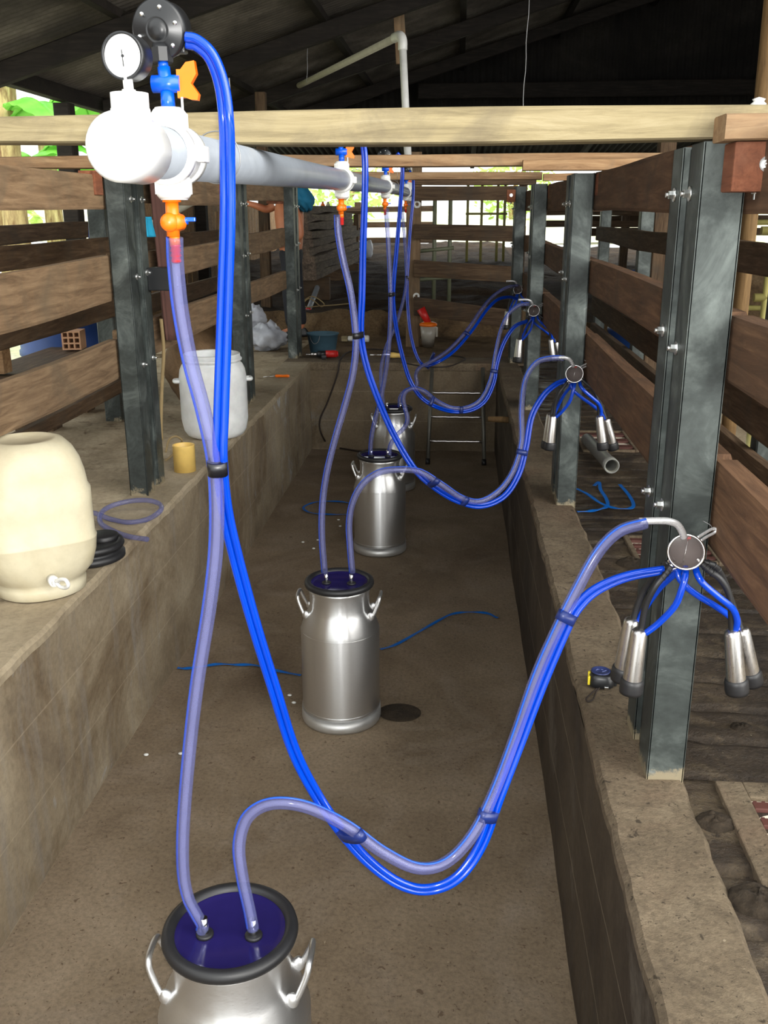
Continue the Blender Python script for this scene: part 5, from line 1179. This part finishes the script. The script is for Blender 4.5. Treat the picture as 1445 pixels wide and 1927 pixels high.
mb = MB(); mb.cyl((0.28, 0, 0.0), (0.255, 0, 0.57), 0.036, n=16); mb.cyl((0.02, 0.02, 0.72), (0.45, 0.1, 0.98), 0.03, n=16); mb.build('lower_pipe', M['pvc_dull'], t)
tag(MB().tube([at(167, 355, X=-2.75), at(171, 400, X=-2.75), at(172, 440, X=-2.75), at(171, 520, X=-2.75), V(-2.75, at(171, 520, X=-2.75).y, 0.76)], 0.022, 12).build('water_pipe', plain('navy_pipe', S(24, 44, 110), 0.4)), 'dark blue upright pipe beside the first left post, before the banana plants', 'pipe')
# weathered boards heaped beside the earth bank
random.seed(5)
for i in range(9):
    z = 1.33+0.088*i; x = -1.72-0.012*i+random.uniform(-.03, .03); y1 = 15.2-0.20*abs(i-4)+random.uniform(-.3, .3)
    nm = ['lowest', 'second', 'third', 'fourth', 'fifth', 'sixth', 'seventh', 'eighth', 'topmost'][i]
    tag(MB().board((x+0.02, 10.9, z-0.015*i*0), (x+0.12, y1, z+0.005+0.02), (0, 0, 1), 0.09, 0.22, 0.012, 22, 200+i).build('slab_board', M['bark']), '%s board of the grey weathered slab pile at the far left end' % nm, 'board', 'weathered slab pile')
for y in (11.4, 13.4, 14.8):
    zt = terr(-1.7, y); tag(MB().bx(-1.85, -1.50, y-0.06, y+0.06, zt-0.03, 1.285, 0.006).build('pile_bearer', M['oldwood_x']), 'dark bearer under the weathered slab pile', 'block', 'bearers under the slab pile')
for i, (px, py, r) in enumerate(((662, 430, 0.10), (674, 424, 0.13), (694, 431, 0.13))):
    p = at(px, py, Y=16.5); lump('white_sack', ['small white sack at the end of the slab pile', 'tall white sack among those by the slab pile', 'white sack right of the tall one before the bright yard'][i], M['bag'], (p.x, 16.5, terr(p.x, 16.5)+r*1.1), r, (0.5, 0.5, 1.2), 'sack', 20+i, 0.25, 'white sacks in the yard')
for i, (px, c_) in enumerate(((607, 'orange'), (617, 'cream'))):
    p = at(px, 371, Y=15.9); tag(MB().lathe([(0, 0), (0.035, 0), (0.036, 0.10), (0.016, 0.13), (0.016, 0.15), (0, 0.15)], (p.x, 15.9, 2.03), (0, 0, 1), 16).build('bottle', M[c_]), '%s bottle on the far shelf above the slab pile' % c_, 'bottle', 'bottles on the far shelf')
tag(MB().board((-2.6, 15.9, 2.005), (-1.55, 15.9, 2.015), (0, 1, 0), 0.2, 0.045, 0.003, 6, 3).build('shelf_plank', M['oldwood_x']), 'narrow dark shelf above the slab pile carrying two bottles', 'shelf')
for x in (-2.5, -1.65): tag(MB().bx(x-0.04, x+0.04, 15.86, 15.94, terr(x, 15.9)-0.03, 1.985, 0.004).build('shelf_post', M['oldwood_z']), 'thin dark post under the far bottle shelf', 'post', 'posts of the far bottle shelf')
# yellow pipe frames beyond the right lane
t = thing('pipe_gate', 'olive-yellow pipe gate beyond the outer right fence', 'gate', (2.35, 7.4, 0.60))
for x in (-0.26, 1.1): MB().cyl((x, 0, 0), (x, 0, 1.36), 0.024, n=14).build('upright', M['yellow_pipe'], t)
for z in (0.72, 1.02, 1.33): MB().cyl((-0.26, -0.0, z), (1.1, 0.0, z+0.01), 0.02, n=14).build('rail', M['yellow_pipe'], t)
t = thing('pipe_gate', 'olive-yellow pipe rail right of the nearest right post, behind its fence', 'gate', (1.95, 4.9, 0.60))
for z in (1.00, 1.315): MB().cyl((-0.5, 0, z), (0.42, 0, z+0.01), 0.021, n=14).build('rail', M['yellow_pipe'], t)
for x in (-0.44, 0.36): MB().cyl((x, 0, 0), (x, 0, 1.315), 0.021, n=14).build('upright', M['yellow_pipe'], t)
struct(MB().grid(lambda u, v: V(2.6+3.9*u, 9.0+1.2*nz(u*3, 1)*0.2+0.9*v, 0.58+1.05*v*(1+0.15*nz(u*9, v*6))), 60, 20).build('ground_bank', M['soil_edge'], origin=(0, 0, 0)))
mb = MB()
for i in range(7): mb.board((3.75+0.02*i, 5.0+0.5*i, 1.0), (3.75+0.02*i, 5.48+0.5*i, 1.0), (0, 0, 1), 0.82, 0.03, 0.004, 4, 300+i)
tag(mb.build('board_panel', M['tan_plank']), 'pale tan board panel far right beyond the yellow pipe gate', 'panel')

# ================================================================== person behind the last left posts
pr_ = thing('person', 'shirtless person in dark trousers, teal shirt over the shoulder, behind the last left post', 'person', (-1.70, 9.95, 0.765))
B0 = V(-1.70, 9.95, 0.765)
def skin_mesh(name, joints, edges, mat, parent, root=0, sub=2, label=None):
    me = bpy.data.meshes.new(name); me.from_pydata([V(j[0]) for j in joints], edges, [])
    o = bpy.data.objects.new(name, me); COL.objects.link(o); o.parent = parent
    sk = o.modifiers.new('skin', 'SKIN'); sk.use_smooth_shade = True
    for i, j in enumerate(joints):
        r = j[1]; me.skin_vertices[0].data[i].radius = r if isinstance(r, tuple) else (r, r)
        me.skin_vertices[0].data[i].use_root = (i == root)
    ss = o.modifiers.new('smooth', 'SUBSURF'); ss.levels = sub; ss.render_levels = sub
    dg = bpy.context.evaluated_depsgraph_get(); ev = o.evaluated_get(dg); m2 = bpy.data.meshes.new_from_object(ev)
    m2.materials.clear(); m2.materials.append(mat); o.modifiers.clear(); o.data = m2
    for p in m2.polygons: p.use_smooth = True
    if label: o['label'] = label
    return o
J = [((0.0, 0, 0.92), (0.135, 0.155)), ((-0.005, 0, 1.08), (0.130, 0.15)), ((-0.01, 0, 1.24), (0.142, 0.172)), ((-0.01, 0, 1.38), (0.112, 0.16)), ((-0.02, 0, 1.48), 0.058), ((-0.035, 0, 1.55), 0.056), ((-0.05, 0, 1.63), (0.088, 0.072)), ((-0.045, 0, 1.71), (0.075, 0.066)),
     ((0.02, -0.18, 1.40), 0.062), ((0.115, -0.225, 1.17), 0.050), ((0.140, -0.225, 1.02), 0.043), ((-0.02, -0.245, 0.95), 0.037), ((-0.12, -0.245, 0.93), 0.027),
     ((-0.06, 0.18, 1.40), 0.062), ((-0.20, 0.20, 1.31), 0.050), ((-0.27, 0.18, 1.27), 0.043), ((-0.36, 0.13, 1.31), 0.036), ((-0.44, 0.10, 1.335), 0.027),
     ((0.0, -0.10, 0.86), 0.095), ((-0.02, -0.11, 0.48), 0.062), ((0.0, -0.11, 0.09), 0.040), ((0.0, 0.10, 0.86), 0.095), ((0.03, 0.11, 0.48), 0.062), ((0.07, 0.12, 0.09), 0.040),
     ((-0.15, -0.13, 0.035), 0.030), ((-0.08, 0.14, 0.035), 0.030)]
E = [(0, 1), (1, 2), (2, 3), (3, 4), (4, 5), (5, 6), (6, 7), (3, 8), (8, 9), (9, 10), (10, 11), (11, 12), (3, 13), (13, 14), (14, 15), (15, 16), (16, 17), (0, 18), (18, 19), (19, 20), (0, 21), (21, 22), (22, 23), (20, 24), (23, 25)]
def addhand(base, d, side, up):
    "palm, four unequal curled fingers and a thumb leaving the side of the palm"
    b = len(J); d = V(d).normalized(); s = V(side).normalized(); u = V(up).normalized(); p = V(J[base][0])
    J.append((p+d*0.055, (0.020, 0.034))); E.append((base, b)); palm = p+d*0.055
    for k_, (off, L_) in enumerate(((-0.027, 0.070), (-0.009, 0.080), (0.009, 0.075), (0.026, 0.058))):
        i = len(J); J.append((palm+d*0.045+s*off, 0.0095)); J.append((palm+d*(0.045+L_*0.5)+s*off-u*0.010, 0.0085)); J.append((palm+d*(0.045+L_*0.8)+s*off-u*0.034, 0.0072))
        E.extend([(b, i), (i, i+1), (i+1, i+2)])
    i = len(J); J.append((p+d*0.035+s*0.036, 0.011)); J.append((p+d*0.065+s*0.056-u*0.006, 0.0095)); J.append((p+d*0.092+s*0.056-u*0.016, 0.008)); E.extend([(base, i), (i, i+1), (i+1, i+2)])
addhand(12, (-1, 0, -0.2), (0, 0.5, 1), (0, -1, 0.3)); addhand(17, (-1, -0.2, 0.15), (0, 0.3, 1), (0, 1, 0.2))
body = skin_mesh('body', J, E, M['skin'], pr_)
mb = MB(); h0 = V(-0.05, 0, 1.64)
mb.ball(h0+V(-0.098, 0, -0.012), 0.016, (1.2, 0.8, 1.3), 10, 8)
for s in (-1, 1): mb.ball(h0+V(0.012, s*0.078, -0.005), 0.022, (0.7, 0.35, 1.2), 10, 8)
mb.ball(h0+V(-0.082, 0, -0.055), 0.016, (0.7, 1.4, 0.45), 10, 8)
mb.build('face_features', M['skin'], body)
mb = MB()
for s in (-1, 1): mb.ball(h0+V(-0.084, s*0.030, 0.018), 0.008, (0.8, 1.2, 0.9), 10, 8)
mb.build('eyes', M['hair'], body)
mb = MB()
mb.grid(lambda u, v: h0+V(0.012, 0, 0.03)+V(0.098*math.sin(1.45*v)*math.cos(6.283*u), 0.084*math.sin(1.45*v)*math.sin(6.283*u), 0.085*math.cos(1.45*v)), 24, 10); mb.build('hair', M['hair'], body)
T = [((0.0, 0, 0.955), (0.132, 0.160)), ((0.0, 0, 0.88), (0.130, 0.165)), ((0.0, -0.105, 0.78), 0.098), ((-0.02, -0.112, 0.48), 0.074), ((0.0, -0.112, 0.10), 0.062), ((0.0, 0.105, 0.78), 0.098), ((0.03, 0.112, 0.48), 0.074), ((0.07, 0.122, 0.10), 0.062)]
skin_mesh('trousers', T, [(0, 1), (1, 2), (2, 3), (3, 4), (1, 5), (5, 6), (6, 7)], M['trouser'], pr_, 1, label='dark trousers')
for lx, ly in ((0.0, -0.115), (0.07, 0.125)):
    mb = MB(); mb.grid(lambda u, v: V(lx-0.045+0.13*math.cos(6.283*u)*(1-v*0.35), ly+0.05*math.sin(6.283*u)*(1-v*0.35), 0.0+0.085*v**0.7), 24, 6); mb.add([V(lx-0.045+0.13*math.cos(6.283*k_/24), ly+0.05*math.sin(6.283*k_/24), 0.0) for k_ in range(24)], [list(range(24))]); mb.build('boot', M['rubber'], pr_)
mb = MB()
def shirt(u, v):
    th, ph = math.pi*v, 2*math.pi*u; d = V(math.sin(th)*math.cos(ph), math.sin(th)*math.sin(ph), math.cos(th))
    k_ = 1+0.16*mnoise.noise(d*2.6+V(4, 0, 0))+0.05*math.sin(ph*7+d.z*3)
    return V(0.125, -0.06, 1.395)+V(d.x*0.115-0.05*d.z, d.y*0.19, d.z*0.145)*k_
mb.grid(shirt, 40, 24); mb.build('draped_shirt', M['teal'], pr_, label='teal shirt draped over the shoulder and back')

# ================================================================== plants and far greenery
def banana(label, x, y, h, r, seed, nl=6):
    rnd = random.Random(seed); z0_ = 0.72
    t = thing('banana_plant', label, 'banana plant', (x, y, z0_), 'banana plants left of the barn')
    pts = smooth_path([V(0, 0, -0.05), V(0.03*rnd.uniform(-1, 1), 0.02, h*0.5), V(0.05*rnd.uniform(-1, 1), 0.03, h)], 5); n_ = len(pts)
    MB().tube(pts, [r*(1-0.35*i/n_) for i in range(n_)], 16).build('stem', M['stem'], t)
    for k_ in range(nl):
        a = rnd.uniform(0, 6.283) if k_ > 1 else rnd.uniform(-1.2, 0.4)
        L_ = rnd.uniform(0.9, 1.35); el = rnd.uniform(0.5, 1.25); e = V(math.cos(a), math.sin(a), 0); s = V(-e.y, e.x, 0); p0 = V(0, 0, h-0.15-0.12*k_); wd = rnd.uniform(0.17, 0.27)
        def mid(u): return p0+e*(L_*u*math.cos(el)*(1+0.3*u))+V(0, 0, L_*(u*math.sin(el)-0.75*u*u*u))
        def fn(u, v):
            q_ = 2*v-1; wl = wd*math.sin(math.pi*min(1, max(0, (u-0.12)/0.88)))**0.6 if u > 0.12 else 0.015
            return mid(u)+s*(q_*wl)+V(0, 0, -abs(q_)*wl*0.35+0.012*math.sin(u*40)*abs(q_))
        mb = MB(); mb.grid(fn, 26, 6); mb.tube([mid(i/12)-V(0, 0, 0.006) for i in range(13)], 0.010, 6); mb.build('leaf', M['leaf'], t)
banana('stout pale banana stem seen through the gaps at the left picture edge', -4.75, 10.4, 2.9, 0.15, 1)
banana('banana plant with bright leaves just right of the dark barn post on the left', -4.75, 13.0, 2.7, 0.12, 2, 8)
banana('banana plant with big leaves behind the stout stem at the left', -5.6, 12.0, 3.0, 0.15, 3, 9)
banana('banana plant farthest along the left side of the barn', -4.75, 15.8, 2.6, 0.12, 4, 9)
banana('low banana plant between the left fence posts in the far bay', -4.7, 14.3, 1.2, 0.10, 6, 8)
banana('leaning banana plant at the far left corner outside the barn', -6.0, 14.4, 2.8, 0.15, 7, 9)
tag(MB().board((-3.3, 8.35, 0.70), (-3.3, 8.35, 2.88), (1, 0, 0), 0.14, 0.14, 0.004, 10, 31).build('barn_post', M['roof_timber']), 'dark barn post under the eave, seen above the near beam at the left', 'post')
for (lab, x, y) in (('dark eave post on the left side farther along the barn', -3.3, 12.6), ('dark eave post on the left at the near end of the barn', -3.3, 4.2)):
    tag(MB().board((x, y, 0.70), (x, y, 2.88), (1, 0, 0), 0.14, 0.14, 0.004, 10, int(y)).build('barn_post', M['roof_timber']), lab, 'post')
def bush(label, x, y, w_, h, n_, seed, m='bush', d=None, ls=0.16, zb=None):
    rnd = random.Random(seed); zb = terr(x, y) if zb is None else zb; d = d or w_
    t = thing('bush', label, 'bush', (x, y, zb), 'greenery around the barn'); mb = MB()
    for _ in range(n_):
        while True:
            q_ = V(rnd.uniform(-1, 1), rnd.uniform(-1, 1), rnd.uniform(-1, 1))
            if q_.length < 1 and q_.length > 0.45: break
        c = V(q_.x*w_, q_.y*d, h*0.55+q_.z*h*0.5); a = V(rnd.uniform(-1, 1), rnd.uniform(-1, 1), rnd.uniform(-.6, .6)).normalized(); b = a.cross(V(rnd.uniform(-1, 1), rnd.uniform(-1, 1), 1)).normalized(); s = ls*rnd.uniform(0.6, 1.3)
        mb.add([c-a*s, c+b*s*0.45, c+a*s, c-b*s*0.45], [(0, 1, 2, 3)])
    mb.build('foliage', M[m], t, fix=False)
    mb = MB()
    for k_ in range(3): mb.tube([V(0, 0, -0.1), V(rnd.uniform(-.2, .2)*w_, rnd.uniform(-.2, .2)*d, h*0.35), V(rnd.uniform(-.5, .5)*w_, rnd.uniform(-.5, .5)*d, h*0.75)], [0.07, 0.05, 0.02], 8)
    mb.build('branches', M['stem'], t)
bush('pale green bush in the bright yard left of the timber post', -3.4, 30.0, 1.6, 2.0, 600, 1)
bush('sunlit bush in the bright yard seen right of the timber post', 1.6, 30.0, 1.3, 2.2, 500, 2)
bush('green bush far right in the yard behind the rail fences', 6.6, 28.0, 2.0, 2.0, 600, 3)
bush('tall pale hedge outside the left eave behind the banana plants', -9.5, 15.0, 1.5, 2.2, 1500, 4, 'bush', 6.0, 0.2, 0.75)
bush('leafy undergrowth behind the banana plants', -7.4, 12.5, 0.6, 0.9, 500, 5, 'bush', 2.6, 0.12, 0.75)
